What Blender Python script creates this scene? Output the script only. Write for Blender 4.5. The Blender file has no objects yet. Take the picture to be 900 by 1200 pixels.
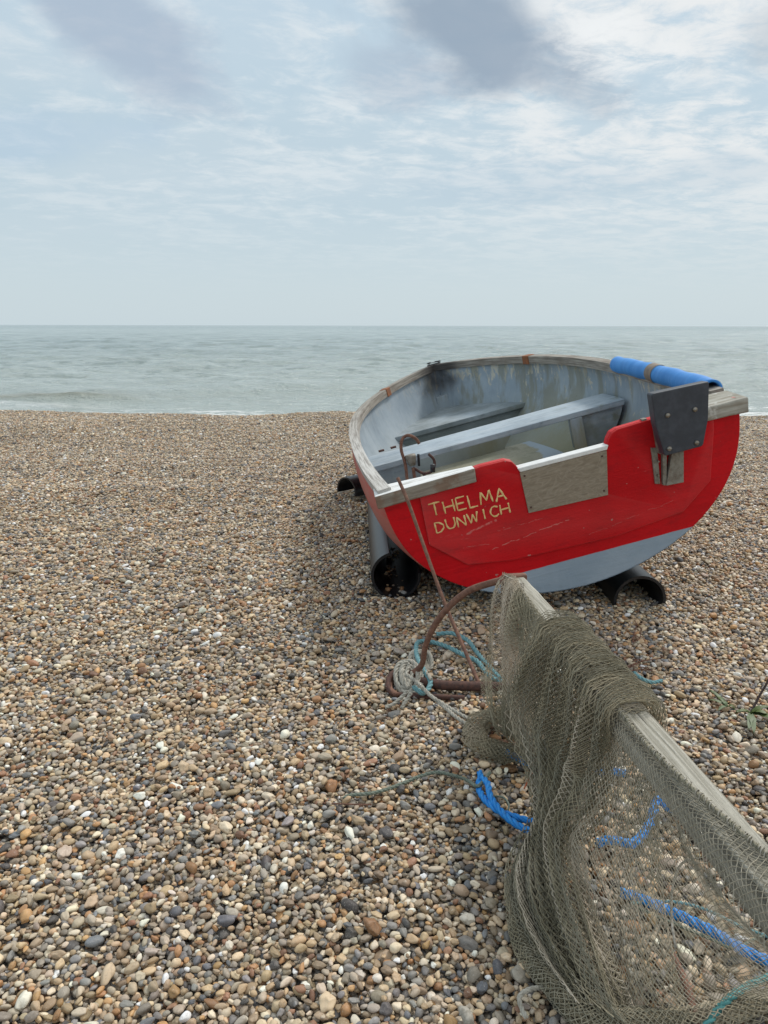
import bpy, bmesh, math, random
import numpy as np
from mathutils import Matrix, Vector, Euler
random.seed(7); rng = np.random.default_rng(11)
S = bpy.context.scene; COL = S.collection
# ------------------------------------------------------------------ camera
CH = 1.15; FPX = 866.7; PIT = math.atan((600-381.5)/FPX)
cd = bpy.data.cameras.new('camera'); cam = bpy.data.objects.new('camera', cd); COL.objects.link(cam)
cam.location = (0, 0, CH); cam.rotation_euler = (math.pi/2-PIT, 0, math.radians(0.0)); cam.rotation_euler.rotate_axis('Z', math.radians(0.12))
cd.sensor_fit = 'VERTICAL'; cd.sensor_height = 36; cd.lens = 26; cd.clip_start = .05; cd.clip_end = 60000
S.camera = cam
S.view_settings.view_transform = 'Standard'; S.view_settings.look = 'None'
S.view_settings.exposure = 0.0; S.view_settings.gamma = 1; S.view_settings.use_curve_mapping = False
SUN_EL = math.radians(50); SUN_AZ = math.radians(38)      # azimuth clockwise from +Y (towards the sea)

# ------------------------------------------------------------------ node helper
class NT:
    def __init__(s, tree): s.t = tree; s.n = tree.nodes; s.l = tree.links
    def new(s, typ, ins=None, **props):
        nd = s.n.new(typ)
        for k, v in props.items(): setattr(nd, k, v)
        for k, v in (ins or {}).items():
            sock = nd.inputs[k]
            if isinstance(v, bpy.types.NodeSocket): s.l.new(v, sock)
            elif isinstance(v, tuple) and len(v) == 2 and isinstance(v[0], bpy.types.Node): s.l.new(v[0].outputs[v[1]], sock)
            else:
                if sock.type == 'RGBA' and len(v) == 3: v = (*v, 1)
                sock.default_value = v
        return nd
    def math(s, op, a, b=0.0, c=0.0, clamp=False):
        return s.new('ShaderNodeMath', {0: a, 1: b, 2: c}, operation=op, use_clamp=clamp).outputs[0]
    def vmath(s, op, a, b=(0, 0, 0)):
        return s.new('ShaderNodeVectorMath', {0: a, 1: b}, operation=op).outputs[0]
    def mix(s, f, a, b, blend='MIX'):
        nd = s.n.new('ShaderNodeMix'); nd.data_type = 'RGBA'; nd.blend_type = blend
        for i, v in ((0, f), (6, a), (7, b)):
            if isinstance(v, bpy.types.NodeSocket): s.l.new(v, nd.inputs[i])
            else: nd.inputs[i].default_value = (*v, 1) if isinstance(v, tuple) and len(v) == 3 else v
        return nd.outputs[2]
    def ss(s, x, lo, hi):     # smoothstep
        nd = s.new('ShaderNodeMapRange', {0: x, 1: lo, 2: hi, 3: 0.0, 4: 1.0}, interpolation_type='SMOOTHSTEP')
        return nd.outputs[0]
    def noise(s, vec, scale, detail=4, rough=.55, dist=0.0, col=False):
        nd = s.new('ShaderNodeTexNoise', {'Vector': vec, 'Scale': scale, 'Detail': float(detail), 'Roughness': rough, 'Distortion': dist})
        return nd.outputs[1 if col else 0]
    def scale(s, vec, sc): return s.vmath('MULTIPLY', vec, sc)

# ------------------------------------------------------------------ world: thin broken overcast over a Nishita sky
W = bpy.data.worlds.new('World'); S.world = W; W.use_nodes = True
W.node_tree.nodes.clear(); w = NT(W.node_tree)
sky = w.new('ShaderNodeTexSky', sky_type='NISHITA', sun_disc=False, sun_elevation=SUN_EL, sun_rotation=SUN_AZ, air_density=1.0, dust_density=2.0, ozone_density=1.5)
tc = w.new('ShaderNodeTexCoord').outputs['Generated']
sx = w.new('ShaderNodeSeparateXYZ', {0: tc}); X, Y, Z = sx.outputs
az = w.math('ARCTAN2', X, Y); el = w.math('ARCSINE', w.math('MULTIPLY', Z, .9999))
zz = w.math('ADD', w.math('MAXIMUM', Z, 0.0), .10)
pl = w.new('ShaderNodeCombineXYZ', {0: w.math('DIVIDE', X, zz), 1: w.math('DIVIDE', Y, zz), 2: 0.0}).outputs[0]   # cloud deck overhead
rot = w.new('ShaderNodeVectorRotate', {'Vector': pl, 'Angle': math.radians(-17)}, rotation_type='Z_AXIS').outputs[0]
n_big = w.noise(w.scale(rot, (.55, .8, 1)), 1.0, 5, .55, .4)
n_fine = w.noise(w.scale(rot, (3.2, 3.8, 1)), 1.7, 8, .66, .35)
n_mid = w.noise(w.scale(rot, (1.1, 1.4, 1)), 1.2, 5, .6, .5)
elr = w.math('DIVIDE', el, math.radians(20.6), clamp=False)       # 1 at the picture's top
base = w.mix(w.ss(elr, 0.0, .5), (.585, .685, .73), (.52, .64, .715))
base = w.mix(w.ss(elr, .5, 1.2), base, (.50, .64, .75))
# thin high cloud, brighter towards the sun side (right) and higher up
azr = w.math('DIVIDE', az, math.radians(27.5))
cov = w.math('ADD', w.math('MULTIPLY', n_fine, .75), w.math('MULTIPLY', n_mid, .55))
cov = w.math('ADD', cov, w.math('MULTIPLY', azr, .035))
cm = w.math('MULTIPLY', w.ss(cov, .56, .80), w.ss(elr, .06, .62))
base = w.mix(w.math('MULTIPLY', cm, w.math('ADD', .80, w.math('MULTIPLY', azr, .2))), base, w.mix(w.ss(azr, -.2, .9), (.77, .82, .84), (.85, .85, .835)))
veil = w.math('MULTIPLY', w.ss(n_big, .40, .65), w.ss(elr, .1, .6))
base = w.mix(w.math('MULTIPLY', veil, .35), base, (.66, .73, .775))
bright = w.math('MULTIPLY', w.ss(azr, -.3, .9), w.ss(elr, .35, .9))
base = w.mix(w.math('MULTIPLY', w.math('MULTIPLY', bright, w.ss(n_fine, .36, .62)), .62), base, (.80, .83, .835))
# darker low clouds (azimuth, elevation, radii in degrees)
wob = w.noise(w.new('ShaderNodeCombineXYZ', {0: az, 1: w.math('MULTIPLY', el, 1.3), 2: 0.0}).outputs[0], 7.0, 6, .55, .3)
wob = w.math('MULTIPLY', w.math('SUBTRACT', wob, .5), 2.1)
def blob(a, e, ra, re, tilt=0.0, soft=.62):
    da = w.math('SUBTRACT', az, math.radians(a)); de = w.math('SUBTRACT', el, math.radians(e))
    c, s_ = math.cos(math.radians(tilt)), math.sin(math.radians(tilt))
    u = w.math('ADD', w.math('MULTIPLY', da, c), w.math('MULTIPLY', de, s_)); v = w.math('SUBTRACT', w.math('MULTIPLY', de, c), w.math('MULTIPLY', da, s_))
    u = w.math('DIVIDE', u, math.radians(ra)); v = w.math('DIVIDE', v, math.radians(re))
    d = w.math('SQRT', w.math('ADD', w.math('MULTIPLY', u, u), w.math('MULTIPLY', v, v)))
    d = w.math('ADD', d, wob)
    return w.math('SUBTRACT', 1.0, w.ss(d, 1-soft, 1.15))
for (a, e, ra, re, ti, k, c) in [(6.6, 18.7, 9.0, 3.9, -17, .95, (.30, .38, .47)), (12, 15.6, 5, 1.6, -22, .5, (.36, .43, .51)), (1.0, 16.6, 4.5, 2.6, 0, .5, (.38, .46, .56)), (-17.5, 18.6, 9.5, 3.6, -26, .72, (.385, .465, .575)), (27.5, 17.0, 6.0, 2.6, 10, .65, (.46, .53, .585)), (20, 9.5, 11, 1.2, 3, .35, (.47, .585, .67)),
                                 (10, 9.8, 12, 1.6, 2, .30, (.46, .58, .68)), (-3, 26, 16, 5, 0, .5, (.5, .58, .66)), (-24, 11.5, 9, 2.2, 6, .40, (.42, .57, .72))]:
    base = w.mix(w.math('MULTIPLY', blob(a, e, ra, re, ti), k), base, c)
# bright edge break beside the main dark cloud
base = w.mix(w.math('MULTIPLY', w.math('MULTIPLY', blob(14, 18.5, 6, 3.5, -25, .9), w.ss(n_fine, .46, .62)), .65), base, (.90, .92, .92))
up = w.ss(Z, .35, .9); base = w.mix(w.math('MULTIPLY', up, .55), base, (.95, .95, .93))
cl = w.vmath('MULTIPLY', base, (9.6, 9.6, 9.6))
mixc = w.mix(.93, sky.outputs[0], cl)
bg = w.new('ShaderNodeBackground', {'Color': mixc, 'Strength': .108})
w.new('ShaderNodeOutputWorld', {0: bg.outputs[0]})

sd = bpy.data.lights.new('sun', 'SUN'); sun = bpy.data.objects.new('sun', sd); COL.objects.link(sun)
sd.energy = 2.1; sd.angle = math.radians(10); sd.color = (1, .955, .89)
sdir = Vector((math.sin(SUN_AZ)*math.cos(SUN_EL), math.cos(SUN_AZ)*math.cos(SUN_EL), math.sin(SUN_EL)))
sun.rotation_euler = sdir.to_track_quat('Z', 'Y').to_euler(); sun.location = (3, 3, 6)

# ------------------------------------------------------------------ geometry helpers
def ray(px, py):
    a = (px-450)/FPX; b = (600-py)/FPX
    return np.array([a, math.cos(PIT)+b*math.sin(PIT), -math.sin(PIT)+b*math.cos(PIT)])
def at_y(px, py, y): r = ray(px, py); return np.array([0, 0, CH])+r*(y/r[1])
def at_z(px, py, z=0.0): r = ray(px, py); return np.array([0, 0, CH])+r*((z-CH)/r[2])

def link(name, me, parent=None, mats=()):
    o = bpy.data.objects.new(name, me); COL.objects.link(o)
    for m in mats: me.materials.append(m)
    if parent: o.parent = parent
    return o
def mesh(name, V, Fc, mats, parent=None, smooth=False, uv=None, mi=None, bevel=0.0):
    me = bpy.data.meshes.new(name); me.from_pydata([tuple(map(float, v)) for v in V], [], [tuple(map(int, f)) for f in Fc])
    bm = bmesh.new(); bm.from_mesh(me)
    if mi is not None:
        for f, k in zip(bm.faces, mi): f.material_index = k
    bmesh.ops.recalc_face_normals(bm, faces=bm.faces); bm.to_mesh(me); bm.free()
    if uv is not None:
        ul = me.uv_layers.new(name='UVMap'); uv = np.asarray(uv, float)
        li = np.zeros(len(me.loops), int); me.loops.foreach_get('vertex_index', li); ul.data.foreach_set('uv', uv[li].ravel())
    if smooth: me.polygons.foreach_set('use_smooth', [True]*len(me.polygons))
    o = link(name, me, parent, mats)
    if bevel:
        b = o.modifiers.new('bevel', 'BEVEL'); b.width = bevel; b.segments = 2; b.limit_method = 'ANGLE'; b.angle_limit = .6
    return o
def quadmesh(name, V, Q, mats, parent=None, smooth=True):
    V = np.asarray(V, np.float32); Q = np.asarray(Q, np.int32)
    me = bpy.data.meshes.new(name); me.vertices.add(len(V)); me.vertices.foreach_set('co', V.ravel())
    n, k = Q.shape; me.loops.add(n*k); me.loops.foreach_set('vertex_index', Q.ravel())
    me.polygons.add(n); me.polygons.foreach_set('loop_start', np.arange(0, n*k, k, dtype=np.int32)); me.polygons.foreach_set('loop_total', np.full(n, k, np.int32))
    me.update(calc_edges=True)
    if smooth: me.polygons.foreach_set('use_smooth', np.ones(n, bool))
    return link(name, me, parent, mats)
def empty(name, loc=(0, 0, 0)):
    o = bpy.data.objects.new(name, None); COL.objects.link(o); o.location = loc; o.empty_display_size = .1; return o
def tag(o, label, cat, group=None):
    o['label'] = label; o['category'] = cat
    if group: o['group'] = group
    return o
def struct(o): o['kind'] = 'structure'; return o

def catmull(P, n, closed=False):
    P = np.asarray(P, float)
    if closed: Q = np.vstack([P[-1], P, P[0], P[1]])
    else: Q = np.vstack([2*P[0]-P[1], P, 2*P[-1]-P[-2]])
    m = len(Q)-3; out = []
    u = np.linspace(0, m, n, endpoint=not closed)
    i = np.minimum(u.astype(int), m-1); t = (u-i)[:, None]
    p0, p1, p2, p3 = Q[i], Q[i+1], Q[i+2], Q[i+3]
    return .5*((2*p1)+(-p0+p2)*t+(2*p0-5*p1+4*p2-p3)*t*t+(-p0+3*p1-3*p2+p3)*t**3)
def resample(P, step):
    P = np.asarray(P, float); d = np.r_[0, np.cumsum(np.linalg.norm(np.diff(P, axis=0), axis=1))]
    n = max(3, int(d[-1]/step)+1); s = np.linspace(0, d[-1], n)
    return np.stack([np.interp(s, d, P[:, k]) for k in range(3)], 1), s
def frames(P):
    T = np.gradient(P, axis=0); T /= np.linalg.norm(T, axis=1)[:, None]+1e-12
    N = np.zeros_like(P); a = np.array([0, 0, 1.]) if abs(T[0, 2]) < .9 else np.array([1., 0, 0])
    n = np.cross(T[0], a); n /= np.linalg.norm(n)
    for i in range(len(P)):
        n = n-T[i]*np.dot(n, T[i]); n /= np.linalg.norm(n)+1e-12; N[i] = n
    return T, N, np.cross(T, N)
def sweep(P, prof, closed_prof=True, caps=True, rad=None, fr=None):
    """sweep 2D profile points along P; returns V, F, uv"""
    P = np.asarray(P, float); prof = np.asarray(prof, float); n, k = len(P), len(prof)
    T, N, B = fr if fr else frames(P)
    r = np.ones(n) if rad is None else np.asarray(rad)
    V = P[:, None]+(N[:, None]*prof[None, :, :1]+B[:, None]*prof[None, :, 1:])*r[:, None, None]
    d = np.r_[0, np.cumsum(np.linalg.norm(np.diff(P, axis=0), axis=1))]
    c = np.r_[0, np.cumsum(np.linalg.norm(np.diff(np.vstack([prof, prof[:1]]), axis=0), axis=1))][:k]
    uv = np.stack([np.repeat(d, k), np.tile(c, n)], 1)
    Fc = []
    for i in range(n-1):
        for j in range(k if closed_prof else k-1):
            a, b = i*k+j, i*k+(j+1) % k; Fc.append((a, b, b+k, a+k))
    if caps and closed_prof: Fc += [tuple(range(k))[::-1], tuple((n-1)*k+j for j in range(k))]
    return V.reshape(-1, 3), Fc, uv
def circ(r, n=8, sx_=1.0): a = np.linspace(0, 2*np.pi, n, endpoint=False); return np.stack([np.cos(a)*r*sx_, np.sin(a)*r], 1)
def tube(name, pts, r, mat, parent=None, n=8, step=.01, smooth_path=True, rad=None, flat=1.0, samples=None):
    P = catmull(pts, (len(pts)-1)*12+1) if smooth_path and len(pts) > 2 else np.asarray(pts, float)
    P, s = resample(P, step)
    rr = None if rad is None else np.interp(np.linspace(0, 1, len(P)), np.linspace(0, 1, len(rad)), rad)
    V, Fc, uv = sweep(P, circ(r, n, flat), rad=rr)
    return mesh(name, V, Fc, [mat], parent, True, uv)
def join(parts):
    V = []; Fc = []; uv = []; o = 0
    for p in parts:
        V.append(p[0]); Fc += [tuple(i+o for i in f) for f in p[1]]; o += len(p[0])
        if len(p) > 2 and p[2] is not None: uv.append(p[2])
        else: uv.append(np.zeros((len(p[0]), 2)))
    return np.vstack(V), Fc, np.vstack(uv)
def rope_geo(pts, R, pitch=None, step=.003, strands=3, jitter=.0):
    P = catmull(pts, (len(pts)-1)*14+1); P, s = resample(P, step); T, N, B = frames(P); pitch = pitch or R*7
    out = []
    for k in range(strands):
        a = 2*np.pi*(s/pitch+k/strands)
        Q = P+(N*np.cos(a)[:, None]+B*np.sin(a)[:, None])*R*.48
        if jitter: Q = Q+rng.normal(0, jitter, Q.shape)
        out.append(sweep(Q, circ(R*.56, 6)))
    return join(out)
def rope(name, pts, R, mat, parent=None, **k):
    V, Fc, uv = rope_geo(pts, R, **k); return mesh(name, V, Fc, [mat], parent, True, uv)
def box(x0, x1, y0, y1, z0, z1):
    V = [(x, y, z) for x in (x0, x1) for y in (y0, y1) for z in (z0, z1)]
    return np.array(V), [(0, 1, 3, 2), (4, 6, 7, 5), (0, 4, 5, 1), (2, 3, 7, 6), (0, 2, 6, 4), (1, 5, 7, 3)], None
def prism(poly, x0f, x1f):
    """polygon of (y,z) extruded between x0f(y,z) and x1f(y,z)"""
    n = len(poly); V = [(x0f(y, z), y, z) for y, z in poly]+[(x1f(y, z), y, z) for y, z in poly]
    Fc = [tuple(range(n)), tuple(range(2*n-1, n-1, -1))]+[(i, (i+1) % n, n+(i+1) % n, n+i) for i in range(n)]
    return np.array(V), Fc, None

# ------------------------------------------------------------------ materials
def mat(name, build):
    m = bpy.data.materials.new(name); m.use_nodes = True; m.node_tree.nodes.clear(); t = NT(m.node_tree)
    r = build(t)           # dict of Principled inputs (+ bump = (height, distance))
    bump = r.pop('bump', None)
    if bump:
        bn = t.new('ShaderNodeBump', {'Height': bump[0], 'Distance': bump[1], 'Strength': bump[2] if len(bump) > 2 else 1.0}); r['Normal'] = bn.outputs[0]
    p = t.new('ShaderNodeBsdfPrincipled', r); t.new('ShaderNodeOutputMaterial', {0: p.outputs[0]}); return m
def obj_co(t): return t.new('ShaderNodeTexCoord').outputs['Object']
def uv_co(t): return t.new('ShaderNodeTexCoord').outputs['UV']

def m_wood(light, dark, grain=(3, 90, 1), sc=1.0, uvm=True, green=0.0, stain=None):
    def b(t):
        co = uv_co(t) if uvm else obj_co(t)
        g = t.noise(t.scale(co, grain), sc, 6, .65, .3); g2 = t.noise(co, 9*sc, 4, .6)
        c = t.mix(t.ss(g, .32, .68), dark, light)
        c = t.mix(t.math('MULTIPLY', t.ss(g2, .45, .7), .45), c, tuple(x*.62 for x in dark))
        if green: c = t.mix(t.math('MULTIPLY', t.ss(t.noise(co, 5, 3), .45, .65), green), c, (.13, .14, .085))
        if stain: c = t.mix(t.math('MULTIPLY', t.ss(t.noise(obj_co(t), 16, 5, .65), .55, .66), .8), c, stain)
        return {'Base Color': c, 'Roughness': .85, 'bump': (g, .004, .8)}
    return b
M = {}
def rail_build(t):
    co = uv_co(t); ob = obj_co(t); g = t.noise(t.scale(co, (4, 95, 1)), 1, 6, .68, .3); sp = t.new('ShaderNodeSeparateXYZ', {0: ob})
    c = t.mix(t.ss(g, .3, .68), (.15, .13, .11), (.42, .39, .34))
    c = t.mix(t.math('MULTIPLY', t.ss(t.noise(co, 6, 4), .42, .68), .5), c, (.17, .135, .105))
    near = t.math('SUBTRACT', 1.0, t.ss(sp.outputs[0], .4, 2.6)); near = t.math('MULTIPLY', near, t.ss(sp.outputs[1], -.2, .2))
    c = t.mix(t.math('MULTIPLY', near, t.math('ADD', .25, t.math('MULTIPLY', t.ss(g, .35, .6), .6))), c, (.62, .61, .58))
    # soot-dark patch at the stem
    dx = t.math('SUBTRACT', sp.outputs[0], 3.52); dy = t.math('SUBTRACT', sp.outputs[1], -.06)
    d = t.math('SQRT', t.math('ADD', t.math('MULTIPLY', dx, dx), t.math('MULTIPLY', dy, dy)))
    d = t.math('ADD', d, t.math('MULTIPLY', t.noise(ob, 9, 4), .12))
    c = t.mix(t.math('MULTIPLY', t.math('SUBTRACT', 1.0, t.ss(d, .14, .42)), .88), c, (.03, .028, .028))
    return {'Base Color': c, 'Roughness': .86, 'bump': (g, .003, .9)}
M['rail'] = mat('weathered_rail_wood', rail_build)
def beamb(t):
    co = uv_co(t); g = t.noise(t.scale(co, (3.5, 130, 1)), 1, 7, .7, .5); g2 = t.noise(t.scale(co, (2, 22, 1)), 1, 5, .6, .4); k = t.noise(co, 7, 5, .65)
    c = t.mix(t.ss(g, .34, .64), (.24, .225, .175), (.52, .50, .43)); c = t.mix(t.math('MULTIPLY', t.ss(g2, .50, .62), .45), c, (.30, .285, .225))
    c = t.mix(t.math('MULTIPLY', t.ss(k, .54, .68), .45), c, (.19, .195, .14)); cr = t.ss(t.noise(t.scale(co, (1.6, 60, 1)), 1.3, 4, .6, .2), .63, .66); c = t.mix(t.math('MULTIPLY', cr, .8), c, (.09, .08, .065))
    c = t.mix(t.math('MULTIPLY', t.ss(t.noise(co, 26, 4, .6), .64, .70), .6), c, (.62, .61, .56))
    return {'Base Color': c, 'Roughness': .9, 'bump': (t.math('SUBTRACT', g, t.math('MULTIPLY', cr, .8)), .006, 1.0)}
M['beam'] = mat('grey_beam_wood', beamb)
def capb(t):
    ob = obj_co(t); g = t.noise(t.scale(ob, (70, 6, 70)), 1, 6, .65, .4)
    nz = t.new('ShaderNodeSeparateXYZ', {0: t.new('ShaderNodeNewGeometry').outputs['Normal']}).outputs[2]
    top = t.ss(nz, .55, .85)  # upward faces whitened: the cap top's highlight is put into the colour
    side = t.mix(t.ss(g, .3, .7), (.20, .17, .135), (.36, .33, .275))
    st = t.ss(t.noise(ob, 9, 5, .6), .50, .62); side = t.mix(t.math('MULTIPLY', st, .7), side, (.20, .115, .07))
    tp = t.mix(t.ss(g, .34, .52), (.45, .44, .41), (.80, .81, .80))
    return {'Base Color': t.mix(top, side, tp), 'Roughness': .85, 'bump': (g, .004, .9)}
M['capL'] = mat('worn_cap_wood_lit_top', capb)
M['capR'] = mat('lichened_cap_wood', m_wood((.50, .49, .44), (.27, .24, .19), (60, 6, 60), 1, False, .2, (.62, .62, .58)))
def redb(faded):
    def b(t):
        ob = obj_co(t); sp = t.new('ShaderNodeSeparateXYZ', {0: ob}).outputs
        n1 = t.noise(ob, 3.5, 5, .6); n2 = t.noise(t.scale(ob, (30, 5, 34)), 1.0, 7, .72, .6); n3 = t.noise(ob, 55, 4, .65)
        red = t.mix(t.ss(n1, .3, .7), (.48, .002, .006), (.62, .003, .009))
        red = t.mix(t.math('MULTIPLY', t.ss(n3, .5, .75), .25), red, (.34, .004, .008)); red = t.mix(t.math('MULTIPLY', t.ss(t.noise(t.scale(ob, (1, 4, 14)), 2.0, 6, .7), .5, .7), .45), red, (.33, .004, .010))
        scr = t.math('MULTIPLY', t.ss(n2, .655, .70), t.ss(t.noise(ob, 4.1, 2), .46, .6))
        red = t.mix(t.math('MULTIPLY', scr, .5), red, (.66, .20, .17))
        chip = t.math('MULTIPLY', t.ss(t.noise(t.scale(ob, (1, 1, 1)), 38, 3, .5), .72, .75), .6)
        red = t.mix(chip, red, (.42, .30, .27))
        if not faded:
            for (y0, z0, y1, z1, w_, kk_, cc) in [(.42, .352, .30, .372, .006, .9, (.62, .16, .14)), (.335, .262, .02, .300, .0022, .6, (.62, .25, .22)), (.30, .330, .12, .335, .0018, .5, (.60, .2, .18)), (-.05, .215, -.40, .262, .0016, .35, (.55, .2, .18)), (.45, .300, .33, .285, .0018, .4, (.58, .2, .18))]:
                L2 = (y1-y0)**2+(z1-z0)**2; yy_ = t.math('ADD', sp[1], t.math('MULTIPLY', t.math('SUBTRACT', t.noise(ob, 24, 4, .6), .5), .02)); zz_ = t.math('ADD', sp[2], t.math('MULTIPLY', t.math('SUBTRACT', t.noise(ob, 19, 4, .6), .5), .03))
                tt_ = t.math('DIVIDE', t.math('ADD', t.math('MULTIPLY', t.math('SUBTRACT', yy_, y0), y1-y0), t.math('MULTIPLY', t.math('SUBTRACT', zz_, z0), z1-z0)), L2, clamp=True)
                dy_ = t.math('SUBTRACT', yy_, t.math('ADD', y0, t.math('MULTIPLY', tt_, y1-y0))); dz_ = t.math('SUBTRACT', zz_, t.math('ADD', z0, t.math('MULTIPLY', tt_, z1-z0)))
                dd_ = t.math('SQRT', t.math('ADD', t.math('MULTIPLY', dy_, dy_), t.math('MULTIPLY', dz_, dz_)))
                red = t.mix(t.math('MULTIPLY', t.math('MULTIPLY', t.math('SUBTRACT', 1.0, t.ss(dd_, w_*.4, w_)), t.ss(t.noise(ob, 40, 3), .38, .52)), kk_), red, cc)
        if faded:
            f = t.math('MULTIPLY', t.ss(t.noise(t.scale(ob, (3, 3, 22)), 1, 6, .7), .15, .55), .9)
            red = t.mix(f, red, (.42, .17, .14))
        gr = t.math('MULTIPLY', t.ss(t.noise(t.scale(ob, (2, 2.2, 7)), 1.4, 7, .72, .4), .52, .74), .5); red = t.mix(gr, red, (.26, .012, .014))
        # worn pink edges (convex)
        pt = t.new('ShaderNodeNewGeometry').outputs['Pointiness']
        red = t.mix(t.math('MULTIPLY', t.ss(pt, .53, .60), .35), red, (.72, .33, .30))
        wl = t.math('ADD', sp[2], t.math('MULTIPLY', t.math('SUBTRACT', t.noise(ob, 14, 2), .5), .004))
        k = t.ss(wl, .1265 if not faded else .1265, .1295 if not faded else .1295)
        blue = t.mix(t.ss(n1, .35, .7), (.27, .35, .43), (.335, .415, .495))
        blue = t.mix(t.math('MULTIPLY', t.ss(t.noise(t.scale(ob, (9, 4, 9)), 2, 6, .7), .58, .72), .35), blue, (.20, .25, .29))
        return {'Base Color': t.mix(k, blue, red), 'Roughness': t.math('ADD', .50, t.math('MULTIPLY', n1, .2)), 'Specular IOR Level': .22, 'bump': (t.math('ADD', t.math('MULTIPLY', n3, .3), t.math('ADD', n2, t.noise(t.scale(ob, (20, 3, 60)), 1.0, 5, .6))), .0022, .7)}
    return b
M['transom'] = mat('red_transom_paint', redb(False)); M['hull'] = mat('faded_red_hull_paint', redb(True))
def bluein(t, floor=False, seat=False):
    ob = obj_co(t); sp = t.new('ShaderNodeSeparateXYZ', {0: ob}).outputs
    n1 = t.noise(ob, 3.0, 5, .6); streak = t.noise(t.scale(ob, (13, 13, 2.2)), 1.3, 6, .62, .3); fine = t.noise(ob, 45, 5, .7)
    blue = t.mix(t.ss(n1, .3, .7), (.27, .335, .395), (.385, .455, .51))
    blue = t.mix(t.math('MULTIPLY', t.ss(streak, .50, .70), .30), blue, (.165, .20, .235))
    if seat:
        g = t.noise(t.scale(ob, (40, 4, 40)), 1, 6, .7)
        blue = t.mix(t.math('MULTIPLY', t.ss(g, .42, .62), .5), blue, (.47, .52, .55))
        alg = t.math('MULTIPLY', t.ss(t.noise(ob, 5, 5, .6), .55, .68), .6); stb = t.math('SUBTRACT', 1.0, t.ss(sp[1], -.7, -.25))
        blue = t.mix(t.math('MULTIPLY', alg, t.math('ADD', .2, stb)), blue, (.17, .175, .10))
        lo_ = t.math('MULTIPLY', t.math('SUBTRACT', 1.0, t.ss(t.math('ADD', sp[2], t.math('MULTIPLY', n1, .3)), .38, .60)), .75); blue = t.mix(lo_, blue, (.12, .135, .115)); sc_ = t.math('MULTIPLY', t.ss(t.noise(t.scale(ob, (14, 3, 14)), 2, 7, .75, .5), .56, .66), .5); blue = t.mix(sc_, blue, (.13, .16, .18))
        return {'Base Color': blue, 'Roughness': .8, 'bump': (g, .002, .6)}
    if floor:
        c = t.mix(t.ss(n1, .38, .6), (.25, .245, .18), (.335, .325, .26))
        c = t.mix(t.math('MULTIPLY', t.ss(fine, .5, .7), .4), c, (.15, .15, .10)); c = t.mix(t.math('MULTIPLY', t.ss(t.noise(ob, 6, 6, .7), .5, .64), .6), c, (.17, .17, .12)); c = t.mix(t.ss(t.math('ADD', t.math('MULTIPLY', sp[1], -1.0), t.math('MULTIPLY', n1, .2)), .44, .46), c, (.30, .36, .41))
        return {'Base Color': c, 'Roughness': .9, 'bump': (fine, .002, .6)}
    # flaked cream undercoat near the rail, starboard mostly
    hi = t.ss(sp[2], .34, .58); stb = t.math('SUBTRACT', 1.0, t.ss(sp[1], -.1, .35))
    peel = t.math('ADD', t.noise(t.scale(ob, (11, 11, 6.0)), 1.6, 8, .72, .5), t.math('MULTIPLY', t.ss(sp[2], .40, .60), .11))
    pm = t.math('MULTIPLY', t.ss(peel, .625, .635), t.math('ADD', .15, t.math('MULTIPLY', stb, .85)))
    pm = t.math('MULTIPLY', pm, t.ss(sp[2], .22, .40))
    blue = t.mix(pm, blue, (.56, .54, .46))
    crk = t.ss(t.noise(t.scale(ob, (26, 26, 3)), 1.4, 6, .7), .665, .69); blue = t.mix(t.math('MULTIPLY', crk, .7), blue, (.11, .10, .085))
    # green-brown algae low down and in the corners
    lo = t.math('SUBTRACT', 1.0, t.ss(t.math('ADD', sp[2], t.math('MULTIPLY', streak, .3)), .28, .62))
    aft = t.math('SUBTRACT', 1.0, t.ss(sp[0], 1.2, 3.2))
    blue = t.mix(t.math('MULTIPLY', lo, t.math('ADD', .30, t.math('MULTIPLY', t.math('MULTIPLY', stb, .55), t.math('ADD', .4, aft)))), blue, (.21, .205, .125))
    ss2 = t.math('MULTIPLY', t.ss(t.noise(t.scale(ob, (5, 5, 1.4)), 1.2, 5, .6), .48, .6), t.math('MULTIPLY', stb, .6)); blue = t.mix(ss2, blue, (.225, .215, .14))
    # soot at the stem
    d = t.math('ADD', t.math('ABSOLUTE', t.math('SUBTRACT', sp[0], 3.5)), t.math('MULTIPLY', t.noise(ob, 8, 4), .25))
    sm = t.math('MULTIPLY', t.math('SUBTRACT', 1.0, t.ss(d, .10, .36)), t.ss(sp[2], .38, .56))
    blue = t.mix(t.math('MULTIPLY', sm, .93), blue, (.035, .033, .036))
    return {'Base Color': blue, 'Roughness': .8, 'bump': (t.math('ADD', t.math('MULTIPLY', pm, -.6), fine), .0015, .6)}
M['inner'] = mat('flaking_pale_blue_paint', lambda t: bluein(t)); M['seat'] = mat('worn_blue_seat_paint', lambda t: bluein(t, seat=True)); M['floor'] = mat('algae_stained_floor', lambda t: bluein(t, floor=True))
def simple(col, rough=.6, metal=0.0, var=None, sc=30, bump=.001, spec=.5):
    def b(t):
        n = t.noise(obj_co(t), sc, 5, .65); c = t.mix(t.ss(n, .35, .68), col, var) if var else t.mix(0.0, col, col)
        return {'Base Color': c, 'Roughness': rough, 'Metallic': metal, 'Specular IOR Level': spec, 'bump': (n, bump, .7)}
    return b
M['rust'] = mat('rusty_iron', simple((.13, .065, .045), .85, 0, (.24, .125, .085), 60, .002))
M['rustdark'] = mat('dark_rusty_iron', simple((.055, .03, .026), .8, 0, (.12, .055, .04), 70, .003))
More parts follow.
